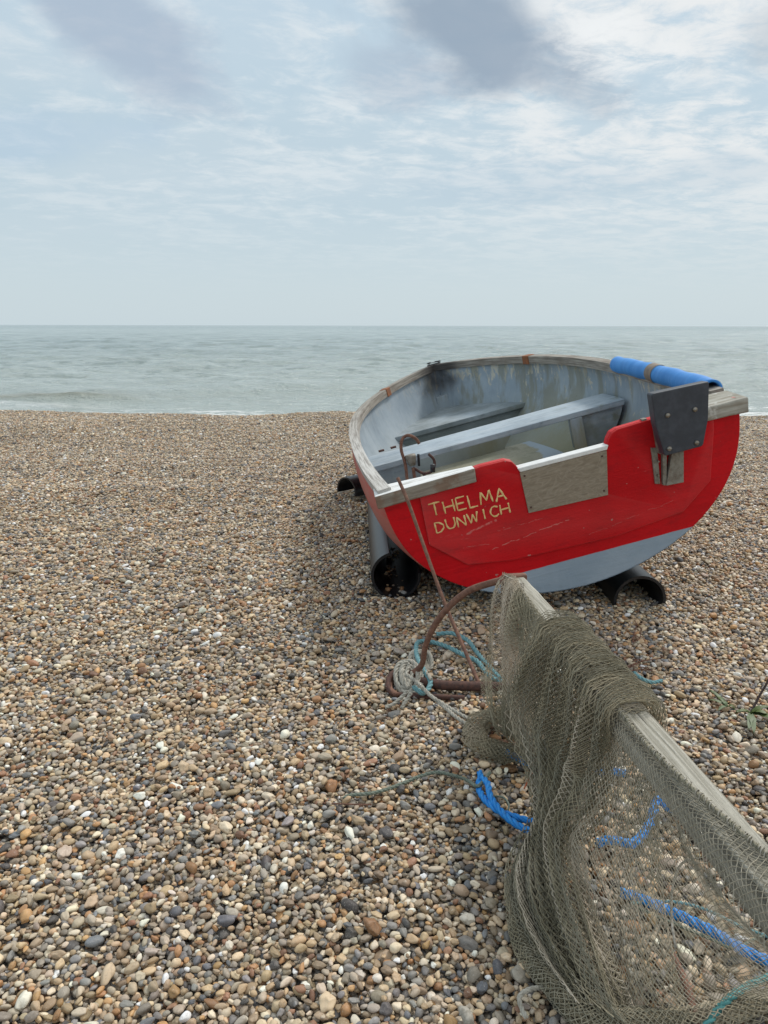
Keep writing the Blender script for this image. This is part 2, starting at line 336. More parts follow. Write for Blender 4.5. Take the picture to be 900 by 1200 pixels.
M['orange'] = mat('orange_rust_block', simple((.30, .11, .04), .85, 0, (.20, .09, .05), 25, .002))
M['black'] = mat('black_plastic', simple((.008, .009, .011), .36, 0, (.014, .015, .018), 12, .0006))
def padb(t):
    ob = obj_co(t); n = t.noise(t.scale(ob, (3, 6, 60)), 1, 6, .7); m_ = t.noise(ob, 25, 4, .6)
    c = t.mix(t.ss(m_, .35, .7), (.034, .040, .052), (.052, .060, .076)); c = t.mix(t.math('MULTIPLY', t.ss(n, .66, .70), .7), c, (.012, .014, .018))
    return {'Base Color': c, 'Roughness': .5, 'bump': (n, .001, .4)}
M['pad'] = mat('dark_grey_motor_pad', padb)
M['steel'] = mat('dull_steel', simple((.33, .31, .28), .42, .85, (.22, .19, .15), 60, .0006))
M['bracket'] = mat('grey_bracket_metal', simple((.28, .27, .23), .6, .2, (.17, .14, .11), 40, .001))
def foamb(t):
    ob = obj_co(t); n = t.noise(t.scale(ob, (25, 6, 6)), 1, 4, .6); c = t.mix(t.ss(n, .4, .7), (.035, .23, .62), (.06, .29, .70))
    return {'Base Color': c, 'Roughness': .6, 'bump': (n, .004, .8)}
M['foam'] = mat('blue_foam_sleeve', foamb); M['tape'] = mat('brown_tape', simple((.26, .21, .16), .7, 0, (.18, .14, .11), 40))
def plyb(t):
    ob = obj_co(t); v = t.noise(t.scale(ob, (1, 5, 14)), 1.0, 2, .5, 1.5); wv = t.math('FRACT', t.math('MULTIPLY', v, 9.0)); g = t.noise(t.scale(ob, (1, 9, 50)), 2, 5, .7)
    c = t.mix(t.ss(g, .3, .7), (.215, .175, .125), (.30, .255, .19)); c = t.mix(t.math('MULTIPLY', t.math('MULTIPLY', t.ss(wv, .0, .25), t.math('SUBTRACT', 1.0, t.ss(wv, .25, .5))), .35), c, (.38, .335, .27))
    return {'Base Color': c, 'Roughness': .8, 'bump': (g, .001, .6)}
M['ply'] = mat('bare_plywood_patch', plyb); M['white'] = mat('white_edge_strip', simple((.78, .79, .78), .5, 0, (.70, .71, .70), 30))
M['cream'] = mat('cream_lettering_paint', simple((.80, .58, .27), .6, 0, (.70, .45, .17), 45, .0005))
def netb(t):
    ob = obj_co(t); n = t.noise(ob, 7, 4, .6); f = t.noise(ob, 160, 3, .7); n2 = t.noise(ob, 3.1, 2, .5)
    c = t.mix(t.ss(n, .36, .66), (.23, .205, .135), (.47, .41, .29)); c = t.mix(t.ss(n2, .5, .7), c, (.62, .53, .42)); c = t.mix(t.math('MULTIPLY', t.ss(f, .5, .7), .35), c, (.16, .16, .12))
    return {'Base Color': c, 'Roughness': .9}
M['net'] = mat('olive_net_twine', netb); M['netlight'] = mat('pale_brown_net_twine', simple((.44, .385, .29), .9, 0, (.68, .60, .48), 9, .0005)); M['netdark'] = mat('dark_net_twine', simple((.20, .19, .14), .9, 0, (.34, .31, .23), 60, .0005))
M['netgreen'] = mat('greygreen_net_twine', simple((.34, .31, .235), .9, 0, (.50, .45, .35), 30, .0005))
M['cord'] = mat('pale_frayed_cord', simple((.45, .42, .36), .9, 0, (.25, .23, .19), 120, .001))
M['brope'] = mat('bright_blue_rope', simple((.008, .215, .66), .5, 0, (.02, .30, .76), 90, .0008)); M['trope'] = mat('faded_teal_rope', simple((.12, .28, .31), .85, 0, (.20, .36, .38), 80, .001))
M['grope'] = mat('grey_green_rope', simple((.13, .17, .14), .9, 0, (.23, .26, .21), 90, .001)); M['wrope'] = mat('grey_white_rope', simple((.46, .44, .38), .9, 0, (.30, .285, .24), 70, .001)); M['torope'] = mat('teal_rope', simple((.06, .24, .25), .75, 0, (.10, .31, .31), 80, .001))
M['otwine'] = mat('orange_twine', simple((.40, .10, .03), .8, 0, (.28, .07, .03), 60)); M['leaf'] = mat('green_leaf', simple((.05, .09, .018), .5, 0, (.09, .12, .03), 40)); M['leaf2'] = mat('grey_leaf', simple((.17, .21, .13), .6, 0, (.10, .15, .06), 40)); M['stem'] = mat('dark_stem', simple((.03, .018, .018), .7, 0, (.06, .03, .028), 40))

# ------------------------------------------------------------------ beach terrain
def crest(x): return 10.0-.045*np.clip(x, -40, 40)+.10*np.sin(x*.55+.6)
def terr(x, y):
    x = np.asarray(x, float); y = np.asarray(y, float)
    z = .012*np.sin(x*1.3+y*.7+.4)+.010*np.sin(x*.6-y*1.9+1.)+.006*np.sin(x*3.1+y*2.3)
    z *= np.clip((y-2.0)/2.5, .25, 1.6)
    z += .005*np.sin(x*9+3*np.sin(y*4))*np.sin(y*11+2*np.sin(x*5+1))+.004*np.sin(x*17-y*5)*np.sin(y*21+x*4)
    z += .075*np.exp(-((x-.62)/.30)**2-((y-3.7)/.75)**2)          # shingle banked under the keel
    z += .05*np.exp(-((x-.45)/.30)**2-((y-5.6)/.75)**2)
    d = y-crest(x)
    return z-np.where(d > 0, .19*d+0*d, 0)-.10*np.log1p(np.exp(np.clip((d+.15)*6, -30, 30)))/6*.3
SEA = -1.2
gx = np.unique(np.r_[np.linspace(-900, -60, 15), np.linspace(-60, -12, 40), np.linspace(-12, 12, 161), np.linspace(12, 60, 40), np.linspace(60, 900, 15)])
gy = np.unique(np.r_[np.linspace(-200, -20, 12), np.linspace(-20, 0, 20), np.linspace(0, 13, 131), np.linspace(13, 24, 30)])
def grid(name, XX, YY, ZZ, m):
    r, c = XX.shape; V = np.stack([XX, YY, ZZ], -1).reshape(-1, 3); i = np.arange((r-1)*c).reshape(r-1, c)[:, :-1].ravel()
    return quadmesh(name, V, np.stack([i, i+1, i+c+1, i+c], 1), [m])
def beachmat(t):
    ob = obj_co(t); vo = t.new('ShaderNodeTexVoronoi', {'Vector': ob, 'Scale': 85.0}, feature='F1')
    r = t.new('ShaderNodeValToRGB', {0: t.new('ShaderNodeSeparateColor', {0: vo.outputs['Color']}).outputs[0]})
    cr = r.color_ramp; cr.interpolation = 'CONSTANT'
    for k, (p, c) in enumerate([(0, (.30, .235, .17)), (.2, (.42, .35, .26)), (.4, (.34, .30, .25)), (.55, (.22, .215, .205)), (.68, (.36, .22, .12)), (.78, (.5, .44, .35)), (.88, (.09, .09, .095)), (.95, (.68, .64, .56))]):
        e = cr.elements[k] if k < 2 else cr.elements.new(p); e.position = p; e.color = (*c, 1)
    h = t.math('SUBTRACT', 1.0, vo.outputs['Distance']); c = t.mix(t.ss(vo.outputs['Distance'], .40, .8), r.outputs[0], (.04, .035, .03))  # gaps between stones darkened, their shade painted into the bed colour
    return {'Base Color': c, 'Roughness': .9, 'bump': (h, .012, 1.0)}
M['beach'] = mat('shingle_bed', beachmat)
GX, GY = np.meshgrid(gx, gy); struct(grid('beach_ground', GX, GY, terr(GX, GY)-.012, M['beach']))

# ------------------------------------------------------------------ sea
def seamat(t):
    ob = obj_co(t); sp = t.new('ShaderNodeSeparateXYZ', {0: ob}).outputs
    n1 = t.noise(t.scale(ob, (1.0, 1.7, 1)), 1.9, 7, .66, .4); n2 = t.noise(t.scale(ob, (.22, .5, 1)), 1.0, 7, .68, .3)
    dist = t.ss(sp[1], 18, 90)
    c = t.mix(dist, (.44, .505, .485), (.29, .365, .365)); c = t.mix(t.ss(sp[1], 90, 900), c, (.185, .25, .255))
    for (sc_, lo_, hi_, y0_, y1_, k_) in [((1.5, 2.2, 1), .53, .60, -9, 34, .40), ((.75, .75, 1), .53, .60, 24, 75, .5), ((.34, .20, 1), .53, .59, 50, 190, .55), ((.14, .05, 1), .53, .59, 130, 700, .5)]:
        nn_ = t.noise(t.scale(ob, sc_), 1.0, 4, .62, .25); ms = t.math('MULTIPLY', t.ss(sp[1], y0_, y0_*1.5+1), t.math('SUBTRACT', 1.0, t.ss(sp[1], y1_*.6, y1_)))
        c = t.mix(t.math('MULTIPLY', t.math('MULTIPLY', t.ss(nn_, lo_, hi_), ms), k_), c, (.17, .225, .205))
        c = t.mix(t.math('MULTIPLY', t.math('MULTIPLY', t.math('SUBTRACT', 1.0, t.ss(nn_, .38, .46)), ms), k_*.6), c, (.55, .62, .60))
    c = t.mix(t.math('MULTIPLY', t.ss(n2, .42, .66), .20), c, (.27, .31, .28))
    # foam: thin wash at the edge and streaks on the little breaker
    fo = t.noise(t.scale(ob, (.55, 1.6, 1)), 2.2, 8, .72, .6)
    edge = t.math('SUBTRACT', 1.0, t.ss(sp[1], 18.5, 23.5)); e2 = t.ss(t.math('ADD', fo, t.math('MULTIPLY', edge, .26)), .66, .72)
    c = t.mix(t.math('MULTIPLY', e2, .85), c, (.80, .82, .81))
    a = t.new('ShaderNodeAttribute', attribute_name='foam').outputs['Fac']
    c = t.mix(t.math('MULTIPLY', a, t.ss(fo, .40, .58)), c, (.80, .82, .80))
    a2 = t.new('ShaderNodeAttribute', attribute_name='sand').outputs['Fac']; c = t.mix(t.math('MULTIPLY', a2, .85), c, (.27, .275, .21))
    return {'Base Color': c, 'Roughness': t.math('ADD', .13, t.math('MULTIPLY', e2, .5)), 'Specular IOR Level': t.math('SUBTRACT', .5, t.math('MULTIPLY', t.ss(sp[1], 50, 600), .36)), 'IOR': 1.33, 'bump': (t.math('ADD', n1, t.math('MULTIPLY', n2, 1.8)), .20, 1.0)}
M['sea'] = mat('sea_water', seamat)
a_ = np.unique(np.r_[np.linspace(-6, -.8, 60), np.linspace(-.8, .8, 480), np.linspace(.8, 6, 60)])
yr = [15.]
while yr[-1] < 40000: yr.append(yr[-1]+max(.09, .0052*(yr[-1]-8)) if yr[-1] < 400 else yr[-1]*1.15)
yr = np.array(yr); AA, YY = np.meshgrid(a_, yr); XX = AA*YY; ZZ = np.zeros_like(XX)
amp = np.clip(1-(YY-60)/260, 0, 1)*np.clip((YY-16)/10, .15, 1)
for k in range(26):
    lam = .7*1.145**k*rng.uniform(.9, 1.1); th = rng.normal(0, .55); kx, ky = math.sin(th)*2*math.pi/lam, math.cos(th)*2*math.pi/lam
    lim = np.clip(lam/(np.gradient(yr)[:, None]*4)-.3, 0, 1)
    ZZ += amp*lim*.0085*lam**.72*np.sin(kx*XX+ky*YY+rng.uniform(0, 6.28)+.4*np.sin(.13*XX+k))
yb = 24.2+.35*np.sin(XX*.35); px_ = np.clip((-7.0-XX)/3.0, 0, 1)*np.clip((XX+40)/10, 0, 1)
brk = np.exp(-np.where(YY < yb, (YY-yb)/.35, (YY-yb)/.9)**2); ZZ += .19*px_*brk
for (cx, cyy, L_, h_) in [(3, 27.5, 5, .10), (-4, 26, 3.5, .07), (11, 24.5, 4, .10), (-1, 33, 8, .12), (10, 38, 9, .12), (-12, 36, 8, .14), (2, 48, 12, .16), (-18, 55, 14, .18), (20, 60, 14, .18)]:
    ZZ += h_*np.exp(-((XX-cx)/L_)**2)*np.exp(-np.where(YY < cyy, (YY-cyy)/.45, (YY-cyy)/1.5)**2)
sea = grid('sea', XX, YY, SEA+ZZ, M['sea']); struct(sea)
for nm, val in (('foam', px_*np.exp(-((YY-(yb-1.6))/.6)**2)*.7), ('sand', px_*brk)):
    at = sea.data.attributes.new(nm, 'FLOAT', 'POINT'); at.data.foreach_set('value', val.astype(np.float32).ravel())

# ------------------------------------------------------------------ pebbles: dropped on a height map near by, scattered further off
PAL = np.array([(.40, .31, .20), (.47, .39, .28), (.35, .31, .25), (.27, .25, .22), (.20, .205, .21), (.135, .15, .175), (.07, .068, .07), (.33, .19, .095), (.24, .135, .085), (.72, .69, .62), (.52, .47, .38), (.31, .24, .17), (.42, .27, .13)])
PW = np.array([.15, .13, .14, .12, .09, .05, .035, .05, .035, .065, .10, .09, .025]); PW /= PW.sum()
def rand_pebbles(n, lo=1.0):
    d = np.exp(rng.normal(math.log(.0102), .34, n)); d = np.where(rng.random(n) < .012, d*1.8, d); d = np.clip(d, .0060, .030)*lo
    rx = d/2*rng.uniform(1.0, 1.5, n); ry = d/2*rng.uniform(.78, 1.05, n); rz = d/2*rng.uniform(.48, .85, n)
    return rx, ry, rz
def drop(x0, x1, y0, y1, keep, per_cell, cs=.064, h=.004):
    """settle pebbles one per cell at a time: each tries spots in its cell and keeps the lowest"""
    nx, ny = int((x1-x0)/h), int((y1-y0)/h); Hm = np.zeros((ny, nx), np.float32)
    cx = np.arange(x0+.05, x1-.05, cs*1.0); cy = np.arange(y0+.05, y1-.05, cs)
    K = 7; oy, ox = np.mgrid[-K:K+1, -K:K+1]; out = []
    CX, CY = np.meshgrid(cx, cy); ii, jj = np.meshgrid(np.arange(len(cx)), np.arange(len(cy)))
    m = keep(CX, CY); CX, CY, ii, jj = CX[m], CY[m], ii[m], jj[m]
    par = (ii % 2)+2*(jj % 2)
    for rnd in range(per_cell):
        for q in range(4):
            s = par == q; bx, by = CX[s], CY[s]; n = len(bx)
            rx, ry, rz = rand_pebbles(n)
            if rnd > per_cell*.82: rx, ry, rz = rx*1.0, ry*1.0, rz*1.0
            th = rng.uniform(0, np.pi, n); best = None
            for tr in range(5):
                px = bx+rng.uniform(0, cs, n); py = by+rng.uniform(0, cs, n)
                ix = np.clip(((px-x0)/h).astype(int), K, nx-K-1); iy = np.clip(((py-y0)/h).astype(int), K, ny-K-1)
                dx = ox[None]*h; dy = oy[None]*h; c, s_ = np.cos(th)[:, None, None], np.sin(th)[:, None, None]
                u = (dx*c+dy*s_)/rx[:, None, None]; v = (-dx*s_+dy*c)/ry[:, None, None]
                prof = np.sqrt(np.clip(1-u*u-v*v, 0, 1))*rz[:, None, None]; ins = (u*u+v*v) < 1
                G = Hm[iy[:, None, None]+oy, ix[:, None, None]+ox]
                zc = np.where(ins, G+prof, -9).reshape(n, -1).max(1)
                if best is None: best = [zc.copy(), px.copy(), py.copy(), ix.copy(), iy.copy()]
                else:
                    b = zc < best[0]
                    for k_, val in enumerate((zc, px, py, ix, iy)): best[k_] = np.where(b, val, best[k_])
            zc, px, py, ix, iy = best; zc = zc-.22*rz
            val = np.where(ins, zc[:, None, None]+prof, -9)
            Iy, Ix = iy[:, None, None]+oy, ix[:, None, None]+ox
            Hm[Iy, Ix] = np.maximum(Hm[Iy, Ix], val)
            out.append(np.stack([px, py, zc, rx, ry, rz, th], 1))
    return np.vstack(out), Hm
half = lambda y: .60*y+1.25
NEAR = 5.4
A, Hm = drop(-4.9, 5.0, .45, NEAR+.3, lambda x, y: (np.abs(x) < half(y)) & (y < NEAR), 58)
print('near pebbles', len(A), 'mean h', Hm[Hm > 0].mean())
# drop deeply buried ones
hx = np.clip(((A[:, 0]+4.9)/.004).astype(int), 0, Hm.shape[1]-1); hy = np.clip(((A[:, 1]-.45)/.004).astype(int), 0, Hm.shape[0]-1)
A = A[Hm[hy, hx]-(A[:, 2]+A[:, 5]) < .010]
HMEAN = float(Hm[Hm > 0].mean()); A[:, 2] -= HMEAN-.004
n = 590000; yy = np.sqrt(rng.uniform((NEAR-.25)**2, 11.3**2, n)); xx = rng.uniform(-1, 1, n)*half(yy); rx, ry, rz = rand_pebbles(n, 1.05)
Bp = np.stack([xx, yy, rng.uniform(-.006, .007, n)+rz*.2, rx, ry, rz, rng.uniform(0, np.pi, n)], 1)
inp = lambda q: (np.abs(q[:, 0]-.052+.034*(q[:, 1]-3.03)) < .10) & (q[:, 1] > 3.01) & (q[:, 1] < 4.6)
kp = lambda q: ~inp(q) | ((rng.random(len(q)) < .16) & (np.abs(q[:, 0]-.05) < .045))
A = A[kp(A)]; Bp = Bp[kp(Bp)]
PB = np.vstack([A, Bp]); N = len(PB); print('pebbles', N)
PB[:, 2] += terr(PB[:, 0], PB[:, 1])
ci = rng.choice(len(PAL), N, p=PW); colr = PAL[ci]*rng.uniform(.62, 1.34, (N, 1))*rng.normal(1, .018, (N, 3))*np.array([1.27, 1.19, 1.10])
patch = .5+.5*np.sin(PB[:, 0]*2.1+1.3*np.sin(PB[:, 1]*1.7))*np.sin(PB[:, 1]*2.7+np.cos(PB[:, 0]*1.1)); colr *= (1+.10*(patch-.5))[:, None]
colr = np.clip(colr, .02, .85)
me = bpy.data.meshes.new('pebbles'); me.vertices.add(N); me.vertices.foreach_set('co', PB[:, :3].astype(np.float32).ravel())
def attr(nm, typ, dat, key):
    a = me.attributes.new(nm, typ, 'POINT'); a.data.foreach_set(key, np.ascontiguousarray(dat).ravel())
attr('psc', 'FLOAT_VECTOR', PB[:, 3:6].astype(np.float32), 'vector')
tl = np.stack([rng.normal(0, .22, N), rng.normal(0, .22, N), PB[:, 6]], 1).astype(np.float32); attr('prot', 'FLOAT_VECTOR', tl, 'vector')
NV = 14; attr('pidx', 'INT', rng.integers(0, NV, N).astype(np.int32), 'value')
attr('pcol', 'FLOAT_COLOR', np.c_[colr, np.ones(N)].astype(np.float32), 'color')
def pebmat(t):
    at = t.new('ShaderNodeAttribute', attribute_name='pcol', attribute_type='INSTANCER'); ob = t.new('ShaderNodeTexCoord').outputs['Object']
    rnd = t.new('ShaderNodeObjectInfo').outputs['Random']; off = t.new('ShaderNodeCombineXYZ', {0: t.math('MULTIPLY', rnd, 37.), 1: t.math('MULTIPLY', rnd, 91.), 2: rnd}).outputs[0]
    co = t.vmath('ADD', ob, off); n1 = t.noise(co, 1.6, 4, .6, .5); n2 = t.noise(co, 9, 3, .6)
    c = at.outputs['Color']; c = t.mix(t.math('MULTIPLY', t.ss(n1, .48, .66), .45), c, t.vmath('MULTIPLY', c, (.55, .52, .50)))
    c = t.mix(t.math('MULTIPLY', t.ss(n1, .50, .30), .0), c, c)
    c = t.mix(t.math('MULTIPLY', t.ss(n2, .56, .70), .42), c, (.56, .52, .45)); n5 = t.noise(co, 2.6, 5, .7, .8); c = t.mix(t.math('MULTIPLY', t.ss(n5, .62, .68), .55), c, (.62, .59, .52))
    return {'Base Color': c, 'Roughness': .55, 'Specular IOR Level': .4}
M['peb'] = mat('pebble_stone', pebmat)
M['peb'].node_tree.nodes
ng = bpy.data.node_groups.new('scatter_pebbles', 'GeometryNodeTree'); ng.interface.new_socket('Geometry', in_out='INPUT', socket_type='NodeSocketGeometry'); ng.interface.new_socket('Geometry', in_out='OUTPUT', socket_type='NodeSocketGeometry')
g = NT(ng); gi = g.new('NodeGroupInput'); go = g.new('NodeGroupOutput'); gti = g.new('GeometryNodeGeometryToInstance')
pos = g.new('GeometryNodeInputPosition').outputs[0]
for k in range(NV):
    ico = g.new('GeometryNodeMeshIcoSphere', {'Radius': 1.0, 'Subdivisions': 3}); off = tuple(random.uniform(-50, 50) for _ in range(3))
    nz = g.new('ShaderNodeTexNoise', {'Vector': g.vmath('ADD', pos, off), 'Scale': .62 if k % 3 else .85, 'Detail': 1.0, 'Roughness': .45})
    dv = g.vmath('MULTIPLY', g.vmath('SUBTRACT', nz.outputs['Color'], (.5, .5, .5)), (.8, .8, .65) if k % 2 else (1.45, 1.45, 1.1))
    sp_ = g.new('GeometryNodeSetPosition', {'Geometry': ico.outputs[0], 'Offset': dv})
    sm_ = g.new('GeometryNodeSetShadeSmooth', {'Geometry': sp_.outputs[0]}); smt = g.new('GeometryNodeSetMaterial', {'Geometry': sm_.outputs[0], 'Material': M['peb']})
    g.l.new(smt.outputs[0], gti.inputs[0])
na = lambda nm, ty: g.new('GeometryNodeInputNamedAttribute', {'Name': nm}, data_type=ty).outputs[0]
mtp = g.new('GeometryNodeMeshToPoints', {'Mesh': gi.outputs[0]})
e2r = g.new('FunctionNodeEulerToRotation', {0: na('prot', 'FLOAT_VECTOR')}).outputs[0]
iop = g.new('GeometryNodeInstanceOnPoints', {'Points': mtp.outputs[0], 'Instance': gti.outputs[0], 'Pick Instance': True, 'Instance Index': na('pidx', 'INT'), 'Rotation': e2r, 'Scale': na('psc', 'FLOAT_VECTOR')})
g.l.new(iop.outputs[0], go.inputs[0])
peb = link('pebbles', me, None, [M['peb']]); md = peb.modifiers.new('scatter', 'NODES'); md.node_group = ng
peb['kind'] = 'stuff'; peb['label'] = 'tan, brown and grey rounded beach shingle covering the foreshore'

# ------------------------------------------------------------------ boat (local frame: X forward, Y port, Z up; fitted to the photo)
L, WT, BM, SM, QQ, HT, HMD, HB, RAKE, PT = 3.5937, .7097, .7898, .3815, 2.3629, .6089, .6365, .6882, .0247, 2.6237
yaw, heel, pitch = .0643, .2593, .0084
f_ = np.array([-math.sin(yaw)*math.cos(pitch), math.cos(yaw)*math.cos(pitch), math.sin(pitch)]); p_ = np.array([-math.cos(yaw), -math.sin(yaw), 0.]); u_ = np.cross(f_, p_)
p2 = math.cos(heel)*p_-math.sin(heel)*u_; u2 = math.sin(heel)*p_+math.cos(heel)*u_; BP = np.array([.8159, 2.8283, .1324]); BR = np.stack([f_, p2, u2], 0)
boat = empty('rowing_boat'); boat.matrix_world = Matrix([[f_[0], p2[0], u2[0], BP[0]], [f_[1], p2[1], u2[1], BP[1]], [f_[2], p2[2], u2[2], BP[2]], [0, 0, 0, 1]])
tag(boat, 'small open red and pale blue wooden boat heeled over on the shingle', 'boat')
def loc(p): return BR@(np.asarray(p)-BP)
def bhit(px, py, ax, val):
    o = loc((0, 0, CH)); r = BR@ray(px, py)
    if ax == 'T': k = RAKE/HT; t = -((o[0]-val)+k*o[2])/(r[0]+k*r[2])
    else: t = (val-o[ax])/r[ax]
    return o+t*r
def hb_(s):
    s = np.asarray(s, float); return np.where(s < SM, BM-(BM-WT)*((SM-s)/SM)**2, BM*np.clip(1-(np.clip((s-SM)/(1-SM), 0, 1))**QQ, 0, None)**.85)
def sheer(s): return HT*(1-s)*(1-2*s)+4*HMD*s*(1-s)+HB*s*(2*s-1)
def hull_pt(s, zeta, side, inset=0.0):
    zk = .09*np.clip((s-.80)/.20, 0, 1)**2+inset; h = sheer(s)-.012; e = PT-1.1*np.clip((s-.5)/.5, 0, 1)
    b = np.maximum(hb_(s)-.014-inset*1.0, 0)
    y = b*np.clip(1-(1-zeta)**e, 0, 1)**(1/1.9); z = zk+(h-zk)*zeta
    y = y+.085*(zeta**.5)*(1-zeta)**.55*np.clip(s/.08, 0, 1)**.6*(1-np.clip((s-.4)/.5, 0, 1))
    x = s*L-RAKE*(1-s)**4*(z/HT)-.02*(s**6)-inset*.6*s**4-.12*(1-zeta)**2.2*s**9
    return x, side*y, z
ns, nz = 70, 34
sv = 1-(1-np.linspace(0, 1, ns))**1.35; zv = np.linspace(0, 1, nz)**1.7
def skin(inset, s0=0.0, s1=1.0):
    S_ = s0+(s1-s0)*sv; V = []
    for s in S_:
        row = [hull_pt(s, z, 1, inset) for z in zv[::-1]]+[hull_pt(s, z, -1, inset) for z in zv[1:]]
        V += row
    k = 2*nz-1; Fc = [(i*k+j, i*k+j+1, (i+1)*k+j+1, (i+1)*k+j) for i in range(ns-1) for j in range(k-1)]
    return np.array([[float(c) for c in v] for v in V]), Fc, None
V1, F1, _ = skin(0.0); V2, F2, _ = skin(.018, .006, .995); k = 2*nz-1; n1 = len(V1)
Fr = [(i*k+j, (i+1)*k+j, n1+(i+1)*k+j, n1+i*k+j) for i in range(ns-1) for j in (0, k-1)]
mi = [0]*len(F1)+[1]*len(F2)+[0]*len(Fr)
mesh('hull', np.vstack([V1, V2]), F1+[tuple(n1+a for a in f) for f in F2]+Fr, [M['hull'], M['inner']], boat, True, mi=mi)
# gunwale
def rail(side):
    s = 1-(1-np.linspace(0.0, 1, 110))**1.5; P = np.stack([s*L-RAKE*(1-s)**4, side*hb_(s), sheer(s)], 1)
    T = np.gradient(P, axis=0); T /= np.linalg.norm(T, axis=1)[:, None]; up_ = np.array([0, 0, 1.]); Nn = np.cross(up_, T)*-side   # inward? fixed below
    Nn = np.cross(T, up_); Nn /= np.linalg.norm(Nn, axis=1)[:, None]; Nn *= np.where((Nn[:, 1]*side)[:, None] > 0, -1, 1)      # points inboard
    Nn[-6:] = np.array([-1., 0, 0])*.6+Nn[-6:]*.4
    return P, T, Nn, np.tile(up_, (len(P), 1))
RP = np.array([(-.002, .002), (.050, .002), (.052, -.050), (.034, -.052), (.034, -.012), (.014, -.012), (.014, -.034), (-.002, -.034)])
for side in (1, -1):
    P, T, Nn, Up = rail(side)
    if side < 0: P, T, Nn, Up = [q[P[:, 0] > .12] if q is not P else q for q in (P, T, Nn, Up)]; P = P[P[:, 0] > .12]
    V, Fc, uv = sweep(P, RP, fr=(T, Nn, Up)); mesh('gunwale', V, Fc, [M['rail']], boat, False, uv, bevel=.004)
    # orange-rust butt blocks
def rail_s(side, px):
    P, T, Nn, Up = rail(side); Wp = BP+P@BR; d = Wp-np.array([0, 0, CH]); dep = d[:, 1]*math.cos(PIT)-d[:, 2]*math.sin(PIT); X_ = 450+FPX*d[:, 0]/dep
    i = int(np.argmin(np.abs(X_-px)+(0 if side < 0 else 1000*(np.arange(len(P)) < 45)))); return i, P, T, Nn, Up
for side, px in ((1, 447), (-1, 622)):
    i, P, T, Nn, Up = rail_s(side, px); sl = slice(i-3, i+4) if side < 0 else slice(i-2, i+3)
    Pc, _ = resample(P[sl], .02); Pm = P[i]; Pc = Pm+(Pc-Pm)*(.075/max(.01, np.linalg.norm(Pc[-1]-Pc[0])))
    fr = (np.tile(T[i], (len(Pc), 1)), np.tile(Nn[i], (len(Pc), 1)), np.tile(Up[i], (len(Pc), 1)))
    V, Fc, uv = sweep(Pc, np.array([(-.005, .006), (.056, .006), (.058, -.056), (-.005, -.04)]), fr=fr); mesh('butt_block', V, Fc, [M['orange']], boat, bevel=.003)
# bow fitting (small dark cleat) and stern ring
bx = np.array([L-.03, .0, HB])
V, Fc, uv = join([sweep(np.array([bx+(0, -.05, .0), bx+(0, -.05, .018)]), circ(.004, 6)), sweep(np.array([bx+(0, .03, .0), bx+(0, .03, .022)]), circ(.004, 6)), sweep(np.array([bx+(0, -.070, .017), bx+(0, -.02, .022)]), circ(.006, 6)), sweep(np.array([bx+(0, .015, .024), bx+(0, .045, .022)]), circ(.006, 6)), sweep(np.array([bx+(0, -.065, .003), bx+(0, .05, .003)]), circ(.008, 6)), sweep(np.array([bx+(0, -.03, .018), bx+(0, .03, .020)]), circ(.003, 6))])
mesh('bow_cleat', V, Fc, [M['black']], boat)
# transom
aft = lambda off: (lambda y, z: -RAKE*z/HT-off)
th = np.linspace(0, 1, 60); zt = HT*th**2; yt = WT*np.clip(1-(1-zt/HT)**PT, 0, 1)**(1/1.9)
low = [(yt[i]-.004, zt[i]) for i in range(1, 60) if zt[i] < .535][::-1]
topp = [(-WT+.004, .540), (-.566, .540), (-.5635, .592), (-.553, .603), (-.344, .606), (-.227, .603), (-.203, .595), (-.188, .575), (-.172, .538), (.166, .543), (.176, .566), (.190, .588), (.215, .600), (.309, .602), (.336, .600), (.340, .548), (WT-.002, .543)]
poly = low+[(0.0, 0.0)]+[(-y, z) for y, z in low[::-1]]+topp
V, Fc, _ = prism(poly, aft(0.0), aft(-.034)); mesh('transom', V, Fc, [M['transom']], boat, bevel=.004)
pl_ = [(.562, .546), (.572, .347), (.444, .224), (.268, .193), (-.15, .176), (-.433, .204), (-.555, .300), (-.594, .50), (-.596, .5385)]
pl_ = pl_+[(-.5655, .5390), (-.5625, .5905), (-.5525, .6015)]+[(y, z-.0015) for y, z in topp[4:-2]]+[(.3375, .5465)]
V, Fc, _ = prism(pl_, aft(.010), aft(.0005)); mesh('doubler_board', V, Fc, [M['transom']], boat, bevel=.004)
V, Fc, _ = prism([(.170, .538), (.168, .369), (-.148, .356), (-.172, .533)], aft(.0150), aft(.0102)); pt_ = mesh('plywood_patch', V, Fc, [M['ply']], boat, bevel=.001)
for y, z in ((.155, .39), (-.135, .378), (.155, .52), (-.15, .515)):
    V, Fc, uv = box(aft(.018)(y, z), aft(.012)(y, z), y-.003, y+.003, z-.003, z+.003); mesh('patch_screw', V, Fc, [M['rustdark']], pt_)
V, Fc, _ = prism([(.176, .556), (.168, .5385), (-.174, .5345), (-.182, .552)], aft(.0165), aft(-.038)); mesh('notch_strip', V, Fc, [M['white']], boat, bevel=.003)
V, Fc, _ = prism([(.728, .598), (.728, .545), (.60, .547), (.45, .548), (.339, .5485), (.335, .604), (.45, .602), (.6, .600)], aft(.026), lambda y, z: -RAKE*z/HT+.030+.105*max(0, (y-.335)/.39)**.9); mesh('transom_cap', V, Fc, [M['capL']], boat, bevel=.005)
